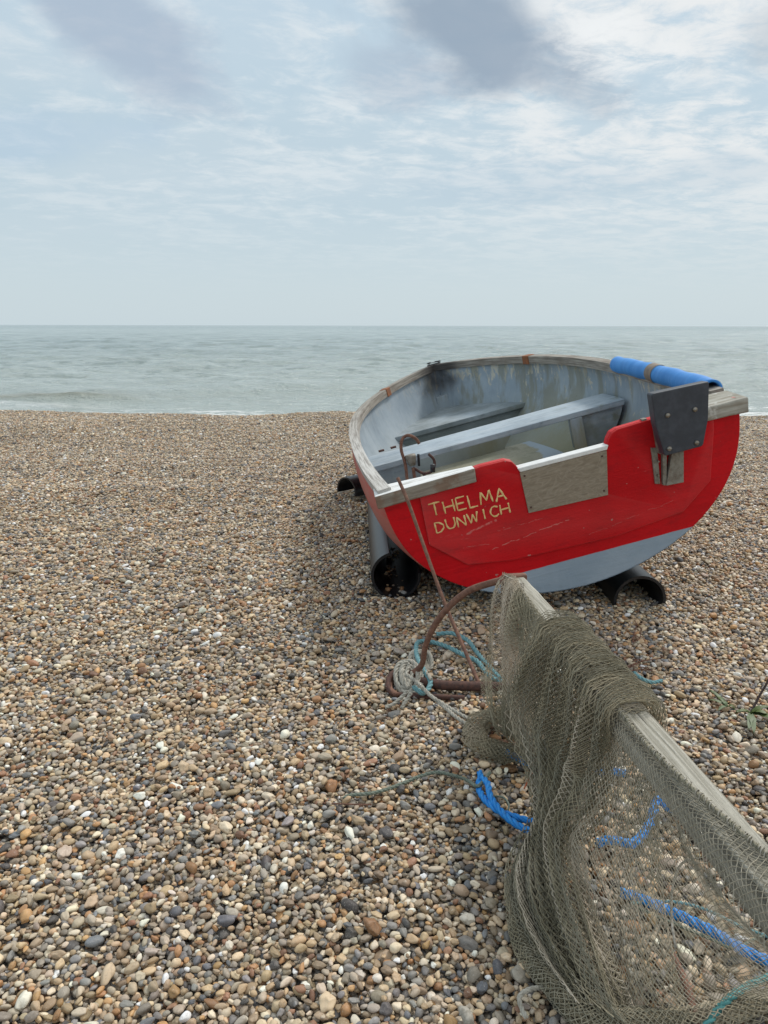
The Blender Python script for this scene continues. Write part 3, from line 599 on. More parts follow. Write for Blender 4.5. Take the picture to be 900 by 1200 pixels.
V, Fc, _ = prism([(-.56, .594), (-.56, .5415), (-.66, .538), (-.728, .533), (-.731, .592)], aft(.024), aft(-.135)); V[5, 2] += .018; V[9, 2] += .012; mesh('transom_cap', V, Fc, [M['capR']], boat, bevel=.005)
# lettering painted as thin raised strokes
GL = {'T': [[(0, 1), (1, 1)], [(.5, 1), (.5, 0)]], 'H': [[(0, 1), (0, 0)], [(1, 1), (1, 0)], [(0, .5), (1, .5)]], 'E': [[(1, 1), (0, 1), (0, 0), (1, 0)], [(0, .52), (.85, .52)]], 'L': [[(0, 1), (0, 0), (1, 0)]],
      'M': [[(0, 0), (.12, 1), (.5, .25), (.88, 1), (1, 0)]], 'A': [[(0, 0), (.5, 1), (1, 0)], [(.2, .38), (.8, .38)]], 'D': [[(0, 0), (0, 1), (.5, .95), (.95, .65), (.95, .35), (.5, .05), (0, 0)]], 'U': [[(0, 1), (0, .3), (.2, .04), (.5, 0), (.8, .06), (1, .35), (1, 1)]],
      'N': [[(0, 0), (0, 1), (1, 0), (1, 1)]], 'W': [[(0, 1), (.25, 0), (.5, .8), (.75, 0), (1, 1)]], 'I': [[(.5, 1), (.5, 0)]], 'C': [[(1, .85), (.65, 1), (.3, .95), (.02, .6), (.02, .35), (.3, .04), (.65, 0), (1, .18)]]}
def letters(txt, spots, z_top, z_bot, wd):
    parts = []
    for ch, (ya, yb_) in zip(txt, spots):
        jz = random.uniform(-.002, .002)
        for st in GL[ch]:
            pts = []
            for a, b in st:
                y = ya+(yb_-ya)*a+random.uniform(-.001, .001); fr_ = (ya-.534)/(.24-.534)
                zt_, zb = z_top[0]+(z_top[1]-z_top[0])*fr_, z_bot[0]+(z_bot[1]-z_bot[0])*fr_
                z = zb+(zt_-zb)*b+jz; pts.append((aft(.0108)(y, z), y, z))
            P = np.array(pts); P, _ = resample(P, .006)
            T = np.gradient(P, axis=0); T /= np.linalg.norm(T, axis=1)[:, None]; N1 = np.tile([1., 0, 0], (len(P), 1)); B1 = np.cross(T, N1)
            parts.append(sweep(P, circ(wd/2, 8)*np.array([.22, 1.0]), fr=(T, N1, B1), rad=1+.26*np.sin(np.arange(len(P))*1.1+random.random()*6)))
    return join(parts)
def spots(ch_w, y0, y1, gap):
    tot = sum(ch_w)+gap*(len(ch_w)-1); o = []; c = 0
    for w_ in ch_w: o.append((y0+(y1-y0)*c/tot, y0+(y1-y0)*(c+w_)/tot)); c += w_+gap
    return o
V, Fc, uv = letters('THELMA', spots([1, .85, .8, .75, 1.05, .95],   .538, .240, .28), (.507, .497), (.457, .446), .0066); mesh('lettering', V, Fc, [M['cream']], boat, True)
V, Fc, uv = letters('DUNWICH', spots([.85, .85, .8, 1.05, .75, .8, .85], .532, .238, .24), (.431, .432), (.388, .391), .0062); mesh('lettering', V, Fc, [M['cream']], boat, True)
# long split scars in the paint
# rubbing marks are in the paint material; motor pad
pd = empty('motor_bracket'); pd.parent = boat
XB = -.115
def bp(px, py, x=XB): q = bhit(px, py, 'T', x); return q
def rounded(poly, r=.012):
    P = np.array(poly); out = []; n = len(P)
    for i in range(n):
        a, b, c = P[i-1], P[i], P[(i+1) % n]; u = (a-b)/np.linalg.norm(a-b); v = (c-b)/np.linalg.norm(c-b)
        for t in np.linspace(0, 1, 5): q0 = b+u*r; q1 = b+v*r; out.append(tuple((1-t)**2*q0+2*t*(1-t)*b+t*t*q1))
    return out
pp = [tuple(bp(*q)[1:]) for q in [(763, 461), (831, 446), (830, 490), (824, 522), (779, 534), (768, 496)]]
V, Fc, _ = prism(rounded(pp, .010), aft(-XB), aft(-XB-.046)); mesh('motor_pad', V, Fc, [M['pad']], pd, bevel=.004)
for q in [(782, 486), (814, 479), (784, 525), (816, 518)]:
    c = bp(*q); P = [c+np.array([.002, 0, 0]), c+np.array([-.004, 0, 0]), c+np.array([-.007, 0, 0]), c+np.array([-.009, 0, 0])]
    V1_ = sweep(np.array(P), circ(1, 12), rad=[.0095, .0092, .007, .002]); mesh('bolt', V1_[0], V1_[1], [M['steel']], pd, True)
yc = (pp[0][0]+pp[1][0])/2
V, Fc, uv = join([box(XB+.046, -.030, yc-.075, yc-.06, .47, .62), box(XB+.046, -.030, yc+.065, yc+.08, .47, .62), box(XB+.042, XB+.050, yc-.075, yc+.08, .50, .66)]); mesh('hinge_arm', V, Fc, [M['bracket']], pd, bevel=.002)
def tq(px, py, o=-.012): return tuple(bhit(px, py, 'T', o)[1:])
for qs, o in (([(762, 524), (769, 524), (773, 566), (767, 566)], .020), ([(774, 524), (779, 524), (779, 567), (775, 567)], .030), ([(784, 530), (798, 526), (798, 563), (778, 567)], .036)):
    V, Fc, _ = prism([tq(*q) for q in qs], aft(o), aft(.0102)); mesh('mounting_block', V, Fc, [M['bracket']], pd, bevel=.0015)
for q in ((771, 540), (771, 556)):
    c = bhit(*q, 'T', -.022); mesh('bolt', *sweep(np.array([c, c-np.array([.006, 0, 0])]), circ(.004, 8))[:2], [M['steel']], pd)
c0 = bhit(757, 497, 'T', -.02); V, Fc, _ = box(-.03, -.002, c0[1]-.012, c0[1]+.006, c0[2]-.035, c0[2]+.02); mesh('clamp_tab', V, Fc, [M['bracket']], pd, bevel=.002)
# blue foam sleeve round the starboard gunwale
P, T, Nn, Up = rail(-1); xs = P[:, 0]
sel = np.where((xs > .13) & (xs < 1.40))[0]; Pf = P[sel]+Nn[sel]*.024+Up[sel]*(-.006); Pf, _ = resample(Pf, .02)
Pf += np.stack([0*Pf[:, 0], .0015*np.sin(Pf[:, 0]*40), .002*np.sin(Pf[:, 0]*23)], 1)
a = np.linspace(math.radians(-118), math.radians(242), 26)
fo_ = sweep(Pf, circ(.044, 24), caps=False); fi_ = sweep(Pf, circ(.033, 24), caps=False); kk = 24; nn = len(Pf)
ringf = [(e*kk+j, e*kk+(j+1) % kk, nn*kk+e*kk+(j+1) % kk, nn*kk+e*kk+j) for e in (0, nn-1) for j in range(kk)]
V = np.vstack([fo_[0], fi_[0]]); Fc = list(fo_[1])+[tuple(x+nn*kk for x in f) for f in fi_[1]]+ringf; fs = mesh('foam_sleeve', V, Fc, [M['foam']], boat, True)
def foam_x(px):
    Wp = BP+Pf@BR; d = Wp-np.array([0, 0, CH]); X_ = 450+FPX*d[:, 0]/(d[:, 1]*math.cos(PIT)-d[:, 2]*math.sin(PIT)); return int(np.argmin(np.abs(X_-px)))
i = foam_x(768); mesh('tape_band', *sweep(resample(Pf[i-2:i+3], .01)[0], circ(.0468, 24), caps=False)[:2], [M['tape']], fs, True)
# interior: thwart, side boxes, forward platform with bulkhead, bottom boards
def inner_y(x, z):
    s = min(max(x/L, 0), .99); zk = .09*max((s-.8)/.2, 0)**2+.018; h = float(sheer(s))-.012; e = PT-1.1*max((s-.5)/.5, 0); ze = min(max((z-zk)/(h-zk), 0), 1)
    return (float(hb_(s))-.034)*(1-(1-ze)**e)**(1/1.9)
def plank(x0, x1, z0, z1, n=10, ext=.012):
    xs_ = np.linspace(x0, x1, n); V = []; 
    for x in xs_:
        for z in (z0, z1):
            y = inner_y(x, z)+ext; V += [(x, y, z), (x, -y, z)]
    Fc = []
    for i in range(n-1):
        a = i*4; b = a+4; Fc += [(a, b, b+1, a+1), (a+2, a+3, b+3, b+2), (a, a+2, b+2, b), (a+1, b+1, b+3, a+3)]
    Fc += [(0, 1, 3, 2), (4*n-4, 4*n-2, 4*n-1, 4*n-3)]
    return np.array(V), Fc, None
TZ = .435
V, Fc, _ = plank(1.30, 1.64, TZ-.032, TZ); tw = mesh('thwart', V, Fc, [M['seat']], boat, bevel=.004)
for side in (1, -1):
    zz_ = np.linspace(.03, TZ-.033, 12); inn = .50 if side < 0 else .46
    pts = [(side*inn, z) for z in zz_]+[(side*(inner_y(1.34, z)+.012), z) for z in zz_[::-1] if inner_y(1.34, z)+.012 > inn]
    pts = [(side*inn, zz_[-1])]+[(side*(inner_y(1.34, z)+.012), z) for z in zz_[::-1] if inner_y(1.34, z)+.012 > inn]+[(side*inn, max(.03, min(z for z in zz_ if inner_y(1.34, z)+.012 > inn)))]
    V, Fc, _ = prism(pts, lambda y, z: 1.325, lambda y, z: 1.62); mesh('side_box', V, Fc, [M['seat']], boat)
V, Fc, _ = box(1.30, 1.325, -.495, -.425, .03, TZ-.033); mesh('thwart_leg', V, Fc, [M['inner']], boat, bevel=.003)
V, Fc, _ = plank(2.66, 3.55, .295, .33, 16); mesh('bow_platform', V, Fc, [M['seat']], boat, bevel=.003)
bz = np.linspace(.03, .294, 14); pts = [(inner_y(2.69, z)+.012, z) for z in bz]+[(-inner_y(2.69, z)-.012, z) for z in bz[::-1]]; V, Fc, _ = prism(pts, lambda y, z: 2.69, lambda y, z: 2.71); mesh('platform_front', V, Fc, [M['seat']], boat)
bz = np.linspace(.12, .28, 14)
pts = [(inner_y(2.25, z)+.012, z) for z in bz]+[(-.20-.12*(z-.12)/.16, z) for z in bz[::-1]]; V, Fc, _ = prism(pts, lambda y, z: 2.25, lambda y, z: 2.27); mesh('bulkhead', V, Fc, [M['inner']], boat)
V, Fc, _ = plank(.05, 2.30, .105, .120, 30); mesh('bottom_board', V, Fc, [M['floor']], boat)
V, Fc, _ = prism([(-.16, .0365), (-.16, .043), (-.52, .09), (-.52, .07)], lambda y, z: 1.75, lambda y, z: 2.15); 
# bow post inside the stem
V, Fc, _ = box(3.46, 3.55, -.05, .05, .32, .43); mesh('stem_post', V, Fc, [M['inner']], boat, bevel=.006)
# scupper gap and small black plug on the floor
mesh('drain_plug', *sweep(np.array([bhit(507, 553, 0, .55), bhit(507, 544, 0, .55)]), circ(.012, 10))[:2], [M['black']], boat, True)
# iron rowlock and hooks hung by the port end of the thwart
hk = empty('anchor_clamp'); hk.parent = boat
h = lambda px, py, x=1.10: bhit(px, py, 0, x)
tube('curved_bar', [h(478, 573), h(475, 545), h(470, 527), h(471, 515), h(478, 510), h(487, 514), h(491, 520)], .0085, M['rust'], hk)
c = h(481, 536); mesh('collar', *sweep(np.array([c+(0, 0, .014), c+(0, 0, .006), c+(0, 0, -.004), c+(0, 0, -.045)]), circ(1, 14), rad=[.028, .030, .029, .017])[:2], [M['bracket']], hk, True)
tube('hook', [h(484, 548), h(492, 553), h(497, 556), h(499, 566), h(500, 576)], .0075, M['rustdark'], hk)
tube('hook', [h(490, 532), h(491, 546)], .007, M['black'], hk, smooth_path=False); tube('hook', [h(502, 532), h(508, 538), h(509, 546), h(505, 553), h(497, 555)], .0075, M['rustdark'], hk)
tube('chain_rod', [h(484, 548), h(486, 562), h(488, 580)], .009, M['rust'], hk)
for q in ((447, 529), (461, 525)):
    c = bhit(*q, 2, TZ+.001); V, Fc, _ = box(c[0]-.014, c[0]+.014, c[1]-.018, c[1]+.018, TZ+.0005, TZ+.011); mesh('thwart_bolt', V, Fc, [M['rustdark']], boat, bevel=.003)

# ------------------------------------------------------------------ black pipe skids
def pipe(name, p0, p1, r, a0, a1, label, thick=.012):
    P, _ = resample(np.array([p0, p1], float), .05); T = (P[-1]-P[0])/np.linalg.norm(P[-1]-P[0]); side = np.cross(T, (0, 0, 1.)); side /= np.linalg.norm(side); up_ = np.cross(side, T)
    a = np.radians(np.linspace(a0, a1, 40)); prof = np.r_[np.stack([np.cos(a), np.sin(a)], 1)*r, np.stack([np.cos(a[::-1]), np.sin(a[::-1])], 1)*(r-thick)]
    fr = tuple(np.tile(v, (len(P), 1)) for v in (T, side, up_)); V, Fc, uv = sweep(P, prof, fr=fr)
    Fc = Fc[:-2]; k = len(prof); h_ = k//2; n_ = (len(P)-1)*k
    for e in (0, n_): Fc += [(e+j, e+j+1, e+k-2-j, e+k-1-j) for j in range(h_-1)]
    o = mesh(name, V-np.array(p0), Fc, [M['black']], None, True); o.location = p0
    m_ = o.modifiers.new('es', 'EDGE_SPLIT'); m_.split_angle = .7
    return tag(o, label, 'pipe', 'cut black pipes used as boat skids')
pipe('pipe_skid', (.052, 3.03, .102), (.00, 4.55, .11), .108, 106, 366, 'split black pipe open at its side, on the shingle left of the transom')
pipe('pipe_skid', (-.26, 4.98, .040), (.55, 5.75, .05), .100, -12, 192, 'arched black pipe end farthest off, poking out under the port gunwale')
pipe('pipe_skid', (1.075, 2.92, .030), (1.00, 4.6, .05), .112, -20, 200, 'arched black half pipe under the starboard side, filled with pebbles')

def vn_(u, v):
    r_ = np.random.default_rng(5); return sum(np.sin(a_*u+b_*v+c_) for a_, b_, c_ in r_.normal(0, 1.2, (7, 3))*np.array([1, 2, 6]))/2.6
# ------------------------------------------------------------------ wooden beam with its iron head
BTOP = .45
rA, rB = at_z(616, 675, BTOP), at_z(900, 981, BTOP); bd = (rB-rA)/np.linalg.norm(rB-rA); tr_ = np.array([bd[1], -bd[0], 0]); tr_ *= -np.sign(tr_[0])      # tr_ points to the camera-left side
BW, BH = .062, .064
def beam_pt(t, across, z=BTOP): q = rA+bd*t+tr_*(across*BW); return np.array([q[0], q[1], z])     # t metres from the far end, across 0 right .. 1 left
def bt(px, py): q = at_z(px, py, BTOP); return float(np.dot(q-rA, bd))
beam = empty('trawl_beam', tuple(beam_pt(0, .5, 0)))
tag(beam, 'weathered grey wooden beam on a rusty iron end loop, draped with netting', 'beam')
org = np.array(beam.location)
Pb = np.array([beam_pt(t, .5, BTOP-BH/2)+np.array([0, 0, .0015*math.sin(t*9)]) for t in np.linspace(-.015, 2.1, 260)])
prof = []; rc = .009
for (cx_, cz_, a0_) in ((1, 1, 0), (-1, 1, 90), (-1, -1, 180), (1, -1, 270)):
    for aa in (0, 30, 60, 90): prof.append((cx_*(BW/2-rc)+rc*math.cos(math.radians(a0_+aa)), cz_*(BH/2-rc)+rc*math.sin(math.radians(a0_+aa))))
    nx_ = {(1, 1): [(f, 1) for f in (.5, 0, -.5)], (-1, 1): [(-1, f) for f in (.5, 0, -.5)], (-1, -1): [(f, -1) for f in (-.5, 0, .5)], (1, -1): [(1, f) for f in (-.5, 0, .5)]}[(cx_, cz_)]
    prof += [(p_x*(BW/2-(rc if abs(p_x) < 1 else 0)), p_z*(BH/2-(rc if abs(p_z) < 1 else 0))) for p_x, p_z in nx_]
n_ = len(Pb); fr = (np.tile(bd, (n_, 1)), np.tile(tr_, (n_, 1)), np.tile([0, 0, 1.], (n_, 1)))
V, Fc, uv = sweep(Pb-org, prof, fr=fr); kq = len(prof); ui = np.repeat(np.linspace(0, 1, n_), kq); ai = np.tile(np.arange(kq)/kq, n_)*2*np.pi
dv_ = (.0010*np.sin(ai*9+2*np.sin(ui*7))+.0009*np.sin(ai*14+5*np.sin(ui*4))+.0007*vn_(ui*60, ai*2)+.0012*np.clip(vn_(ui*34+3, ai*1.1), .9, 3)*-1)
Vc = np.repeat(Pb-org, kq, axis=0); dr = V-Vc; V = V+dr/np.linalg.norm(dr, axis=1)[:, None]*dv_[:, None]
mesh('beam_timber', V, Fc, [M['beam']], beam, True, uv)
# iron end: strap over the beam, bent arm down to the ground bar
def P3(l): return [at_y(*q)-org for q in l]
arm = [beam_pt(.09, 1.35, BTOP-.10)-org, beam_pt(.02, 1.15, BTOP-.01)-org, at_y(588, 680, 2.03)-org]+P3([(572, 684, 2.06), (550, 692, 2.09), (528, 709, 2.12), (510, 732, 2.15), (499, 757, 2.18), (494, 780, 2.21)])+[at_z(478, 792, .035)-org, at_z(462, 796, .02)-org, at_z(457, 806, .02)-org, at_z(466, 815, .015)-org]
tube('iron_arm', arm[1:], .0105, M['rust'], beam, n=10, flat=.8)
V, Fc, uv = sweep(np.array([beam_pt(t, .5, BTOP-BH/2)-org for t in (-.020, .006)]), [(BW/2+.005, BH/2+.006), (-BW/2-.005, BH/2+.006), (-BW/2-.005, -BH/2-.005), (BW/2+.005, -BH/2-.005)], fr=(np.tile(bd, (2, 1)), np.tile(tr_, (2, 1)), np.tile([0, 0, 1.], (2, 1))))
mesh('end_strap', V, Fc, [M['rust']], beam, bevel=.006)
tube('ground_bar', [at_z(484, 797, .028)-org, at_z(520, 803, .03)-org, at_z(560, 804, .03)-org, at_z(622, 806, .03)-org], .0155, M['rustdark'], beam, n=12, smooth_path=False)
tube('end_ring', [at_z(500, 792, .03)-org, at_z(478, 786, .045)-org, at_z(461, 789, .045)-org, at_z(455, 800, .03)-org, at_z(460, 812, .015)-org, at_z(480, 815, .01)-org, at_z(545, 818, .008)-org], .0095, M['rustdark'], beam)
tube('support_leg', [at_z(610, 806, .02)-org, beam_pt(.03, .75, BTOP-BH)-org], .013, M['rustdark'], beam, smooth_path=False)
# leaning rod
rp = [at_z(567, 813, .012), at_y(545, 762, 2.30), at_y(520, 703, 2.45), at_y(494, 632, 2.585), at_y(479, 590, 2.645), at_y(466, 560, 2.70)]
rod = tube('iron_rod', [np.array(q)-rp[0] for q in rp], .0068, M['rust'], None, n=8); rod.location = rp[0]
tag(rod, 'long thin rusty rod leaning on the left corner of the transom', 'rod')

# ------------------------------------------------------------------ netting: every strand is a three-sided tube
def vnoise(u, v, seed, f):
    r = np.random.default_rng(seed); o = np.zeros_like(u)
    for _ in range(7):
        a, b = r.normal(0, 1, 2)*f; o += np.sin(a*u+b*v+r.uniform(0, 6.28))
    return o/7**.5
def strands(P, I, J, rad):
    """P: (rows, cols, 3) lattice; diamond mesh through alternate nodes"""
    r, c = P.shape[:2]; i, j = np.mgrid[0:r-1, 0:c]; m = ((i+j) % 2 == 0); e = []
    for dj in (1, -1):
        ok = m & (j+dj >= 0) & (j+dj < c); e.append(np.stack([P[i[ok], j[ok]], P[i[ok]+1, j[ok]+dj]], 1))
    E = np.vstack(e); return E
def tubes_from_edges(E, rad):
    E = E[np.linalg.norm(E[:, 1]-E[:, 0], axis=1) > 1e-5]
    a, b = E[:, 0], E[:, 1]; d = (b-a)/np.linalg.norm(b-a, axis=1)[:, None]; up_ = np.where((np.abs(d[:, 2]) > .9)[:, None], np.array([1., 0, 0]), np.array([0, 0, 1.]))
    n = np.cross(d, up_); n /= np.linalg.norm(n, axis=1)[:, None]; m_ = np.cross(d, n); r = rad*rng.uniform(.8, 1.25, len(E))[:, None]; V = []
    for q in (a-d*rad*.5, b+d*rad*.5):
        for k in range(3): an = 2*math.pi*k/3; V.append(q+(n*math.cos(an)+m_*math.sin(an))*r)
    V = np.stack(V, 1).reshape(-1, 3); o = np.arange(len(E))[:, None]*6
    Q = np.vstack([o+np.array([[k, (k+1) % 3, 3+(k+1) % 3, 3+k]]) for k in range(3)]); return V, Q
def surf(rows, R_, C_):
    """rows: list of lists of 3D points -> smooth (R_, C_, 3) lattice"""
    rs = [catmull(np.array(r), C_) for r in rows]; A_ = np.stack(rs, 0); out = np.zeros((R_, C_, 3))
    # arc-length spacing down the mean column
    mc = A_.mean(1); 
    fine = catmull(mc, 400); dd = np.r_[0, np.cumsum(np.linalg.norm(np.diff(fine, axis=0), axis=1))]; tt = np.interp(np.linspace(0, dd[-1], R_), dd, np.linspace(0, 1, 400))
    for j in range(C_):
        f = catmull(A_[:, j], 400); out[:, j] = np.stack([np.interp(tt, np.linspace(0, 1, 400), f[:, k]) for k in range(3)], 1)
    return out, tt
def normals(P):
    du = np.gradient(P, axis=1); dv = np.gradient(P, axis=0); n = np.cross(du, dv); return n/(np.linalg.norm(n, axis=2)[:, :, None]+1e-9)
def ground_clip(P, z=.014):
    P[..., 2] = np.maximum(P[..., 2], z+.004*np.sin(P[..., 0]*90)*np.sin(P[..., 1]*80)); return P
net = empty('fishing_net', tuple(at_z(650, 1000, 0))); norg = np.array(net.location)
tag(net, 'olive brown fishing net hanging in folds over the wooden beam', 'fishing net')
t0, t1 = bt(632, 692), bt(742, 812)
def brow(ts, ac, z): return [beam_pt(t, ac, z) for t in ts]
def drape_rows(shift=0.0):
    ts = np.linspace(.34, .78, 4)
    g_ = lambda l: [at_y(x, y, d+shift) for x, y, d in l]
    return [brow(ts, -.15, BTOP-.07), brow(ts, -.06, BTOP-.008), brow(ts, .12, BTOP+.006), brow(ts, .9, BTOP+.006), brow(ts, 1.08, BTOP-.01), 
            g_([(608, 788, 1.74), (644, 812, 1.58), (682, 850, 1.42), (717, 892, 1.27)]),
            g_([(604, 832, 1.71), (634, 850, 1.60), (672, 878, 1.46), (710, 920, 1.30)]),
            g_([(634, 893, 1.59), (645, 901, 1.52), (668, 920, 1.42), (700, 950, 1.27)]),
            g_([(640, 955, 1.49), (650, 965, 1.43), (655, 975, 1.36), (672, 985, 1.27)]),
            g_([(601, 1030, 1.325), (625, 1040, 1.285), (650, 1048, 1.24), (684, 1055, 1.17)]),
            g_([(618, 1115, 1.17), (648, 1122, 1.14), (676, 1130, 1.11), (712, 1132, 1.06)]),
            g_([(672, 1190, 1.03), (690, 1196, 1.015), (712, 1198, 1.005), (738, 1196, .995)])]
Es, Ed, Eg = [], [], []
def add_drape(R_, C_, amp, nf, seed, off, dest, shift=0.0, rows=None, gv=None):
    P, tt = surf(rows or drape_rows(shift), R_, C_); Nn_ = normals(P); u = np.linspace(0, 1, C_)[None, :]+0*tt[:, None]; v = tt[:, None]+0*u
    ph = nf*2*math.pi*(u+.05*vnoise(u, v, seed, 5.0)+.12*np.sin(v*3+seed)*u*(1-u))
    prof = np.sin(ph)+.45*np.sin(2.3*ph+seed)+.5*vnoise(u*3, v*1.2, seed+3, 4)
    env = (.25+.75*np.clip((v-.18)/.25, 0, 1)) if gv is None else gv(u, v)
    P = P+Nn_*(amp*prof*env+off)[:, :, None]
    Tu = np.gradient(P, axis=1); Tu /= np.linalg.norm(Tu, axis=2)[:, :, None]+1e-9
    P = P+Tu*(amp*.7*np.cos(ph)*env)[:, :, None]
    P += np.stack([vnoise(u*20, v*20, seed+5+k, 6) for k in range(3)], -1)*.0008
    ground_clip(P); dest.append(strands(P, None, None, 0)); return P
El = []
D1 = add_drape(112, 128, .026, 3.6, 1, 0.004, El)
D2 = add_drape(104, 120, .022, 4.6, 2, -.012, Es)
D3 = add_drape(100, 104, .015, 2.8, 3, .010, Es)
D4 = add_drape(96, 96, .010, 4.0, 9, -.026, Ed)
D5 = add_drape(104, 110, .014, 4.2, 12, -.020, Es)
# sheer near sheet, hung from the headrope
hr = [bt(714, 790), bt(790, 880), bt(900, 981)+.05, bt(900, 981)+.45]
def shr(l): return [at_y(*q) for q in l]
hr_pts = [beam_pt(bt(732, 826), .93, BTOP+.005), at_z(756, 869, BTOP+.006), at_z(800, 912, BTOP+.006), at_z(846, 954, BTOP+.006), at_z(900, 1002, BTOP+.006), at_z(965, 1058, BTOP+.006)]
HR = catmull(hr_pts, 60); tsn = [float(np.dot(q-rA, bd)) for q in HR[::10]]+[float(np.dot(HR[-1]-rA, bd))]
ts = np.linspace(tsn[0]-.05, tsn[-1], 5); HRr = [HR[int(k)] for k in np.linspace(0, 59, 5)]
sheer_rows = [HRr, [beam_pt(t, 1.06, BTOP-.006) for t in ts], [beam_pt(t, 1.14, BTOP-.038) for t in ts], [beam_pt(t, 1.12, BTOP-.072) for t in ts],
    shr([(668, 985, 1.27), (735, 1030, 1.13), (800, 1070, 1.03), (870, 1105, .945), (985, 1140, .83)]),
    shr([(690, 1065, 1.17), (748, 1108, 1.075), (812, 1130, 1.01), (885, 1145, .95), (990, 1165, .86)]),
    [at_z(715, 1192, .012), at_z(760, 1198, .012), at_z(825, 1192, .012), at_z(900, 1172, .012), at_z(1010, 1150, .012)]]
add_drape(82, 100, .006, 2.2, 21, 0, Eg, rows=sheer_rows, gv=lambda u, v: np.clip((v-.3)/.4, 0, 1))
back_rows = [[q+np.array([.05, .03, -.03]) if k > 2 else q+np.array([-.002, 0, 0]) for q in r] for k, r in enumerate(sheer_rows)]
P_ = add_drape(44, 36, .010, 2.6, 25, -.008, Es, rows=[[r[0], (r[0]+r[1])/2, r[1], (r[1]*.6+r[2]*.4)] for r in map(lambda rr: [np.array(x) for x in rr], back_rows[3:])], gv=lambda u, v: np.clip((v-.2)/.4, 0, 1))
# far veil at the beam tip
veil_rows = [[beam_pt(-.024, .9, BTOP+.004), beam_pt(.04, .62, BTOP+.007), beam_pt(.14, .78, BTOP+.007), beam_pt(.33, .9, BTOP+.006)],
    [beam_pt(-.026, 1.3, BTOP-.03), beam_pt(.04, 1.12, BTOP-.012), beam_pt(.16, 1.10, BTOP-.012), beam_pt(.33, 1.10, BTOP-.012)], [beam_pt(-.03, 1.6, BTOP-.10), beam_pt(.04, 1.22, BTOP-.12), beam_pt(.16, 1.18, BTOP-.12), beam_pt(.33, 1.16, BTOP-.12)], shr([(570, 760, 2.06), (590, 765, 2.0), (612, 775, 1.9), (645, 790, 1.79)]),
    shr([(564, 800, 2.02), (588, 808, 1.95), (612, 820, 1.85), (640, 840, 1.71)]), shr([(572, 836, 1.94), (588, 845, 1.88), (608, 855, 1.80), (640, 860, 1.69)]), shr([(578, 852, 1.90), (594, 860, 1.86), (612, 868, 1.80), (640, 874, 1.68)])]
[add_drape(70-4*q_, 50-5*q_, .010, 3.0, 31+q_, -.006*q_, Es, rows=veil_rows, gv=lambda u, v: np.clip(v/.3, 0, 1)) for q_ in range(2)]
add_drape(58, 36, .009, 3.5, 33, -.014, Ed, rows=[r[1:] for r in veil_rows], gv=lambda u, v: np.clip(v/.3, 0, 1)) if False else None
v2 = [[q[1], (q[1]+q[2])/2, q[2], q[3]] for q in [[np.array(x) for x in r] for r in veil_rows]]
for sd_, of in ((35, -.010), (37, .008)): add_drape(74, 46, .010, 2.6, sd_, of, Es if sd_ != 36 else Ed, rows=v2, gv=lambda u, v: np.clip(v/.3, .1, 1))
# gathered rolls lying on the stones
def roll(pts, r, R_, C_, seed, dest, squash=.6):
    P = catmull(pts, R_); T, Nv, Bv = frames(P); v = np.linspace(0, 1, R_)[:, None]; u = np.linspace(0, 1, C_)[None, :]; a = u*2*math.pi*1.0
    rr = r*(1+.16*np.sin(a*2+v*17+seed)*np.sin(v*31+seed)+.16*np.sin(a*6+v*9+seed))*(1-.25*np.abs(2*v-1)**3)
    Q = P[:, None]+Nv[:, None]*(np.cos(a)*rr)[..., None]+Bv[:, None]*(np.sin(a)*rr)[..., None]
    Q[..., 2] = (Q[..., 2]-P[:, None, 2])*squash+P[:, None, 2]; Q += rng.normal(0, .0009, Q.shape); ground_clip(Q, .008); dest.append(strands(Q, None, None, 0))
for sd_ in range(3):
    j = lambda: rng.normal(0, .004, 3)
    roll([q+j() for q in [at_z(640, 893, .05), at_z(612, 880, .045), at_z(585, 878, .035), at_z(562, 868, .032), at_z(560, 846, .035), at_z(583, 836, .05), at_z(612, 842, .07)]], .033-.006*sd_, 62, 26, 40+sd_, Es)
    roll([q+j() for q in [at_z(606, 1030, .02), at_z(605, 1062, .02), at_z(620, 1110, .02), at_z(645, 1152, .02), at_z(690, 1190, .02), at_z(760, 1199, .02), at_z(830, 1192, .018), at_z(905, 1172, .018), at_z(990, 1150, .018)]], .022-.004*sd_, 150, 24, 50+sd_, Ed if sd_ == 0 else Es)
def finish(lst, rad, m, nm, parent):
    E = np.vstack(lst); V, Q = tubes_from_edges(E-norg, rad); print(nm, len(E)); return quadmesh(nm, V, Q, [m], parent, True)
finish(El, .00095, M['netlight'], 'outer_folds', net); finish(Es, .00090, M['net'], 'draped_mesh', net); finish(Ed, .00085, M['netdark'], 'bunched_mesh', net); finish(Eg, .00070, M['netgreen'], 'sheer_mesh', net)
# headrope with lashings
hp = [q-norg for q in hr_pts]; V, Fc, uv = rope_geo(hp, .0036, pitch=.02, step=.003, jitter=.0004); hro = mesh('headrope', V, Fc, [M['netdark']], net, True)
Hc = catmull(hp, 500); Hc, s_ = resample(Hc, .0042); T, Nv, Bv = frames(Hc); parts = []
for i in range(1, len(Hc)-1):
    a0 = rng.uniform(0, 6.28); w_ = rng.uniform(.0040, .0062)
    an = np.linspace(a0, a0+4.2, 7); q = Hc[i]+(Nv[i]*np.cos(an)[:, None]+Bv[i]*np.sin(an)[:, None])*w_+T[i]*np.linspace(-.004, .004, 7)[:, None]; parts.append(sweep(q, circ(.0009, 4)))
V, Fc, uv = join(parts[::2]); mesh('lashing', V, Fc, [M['cord']], hro, True)
V, Fc, uv = join(parts[1::2]); mesh('lashing', V, Fc, [M['netdark']], hro, True)
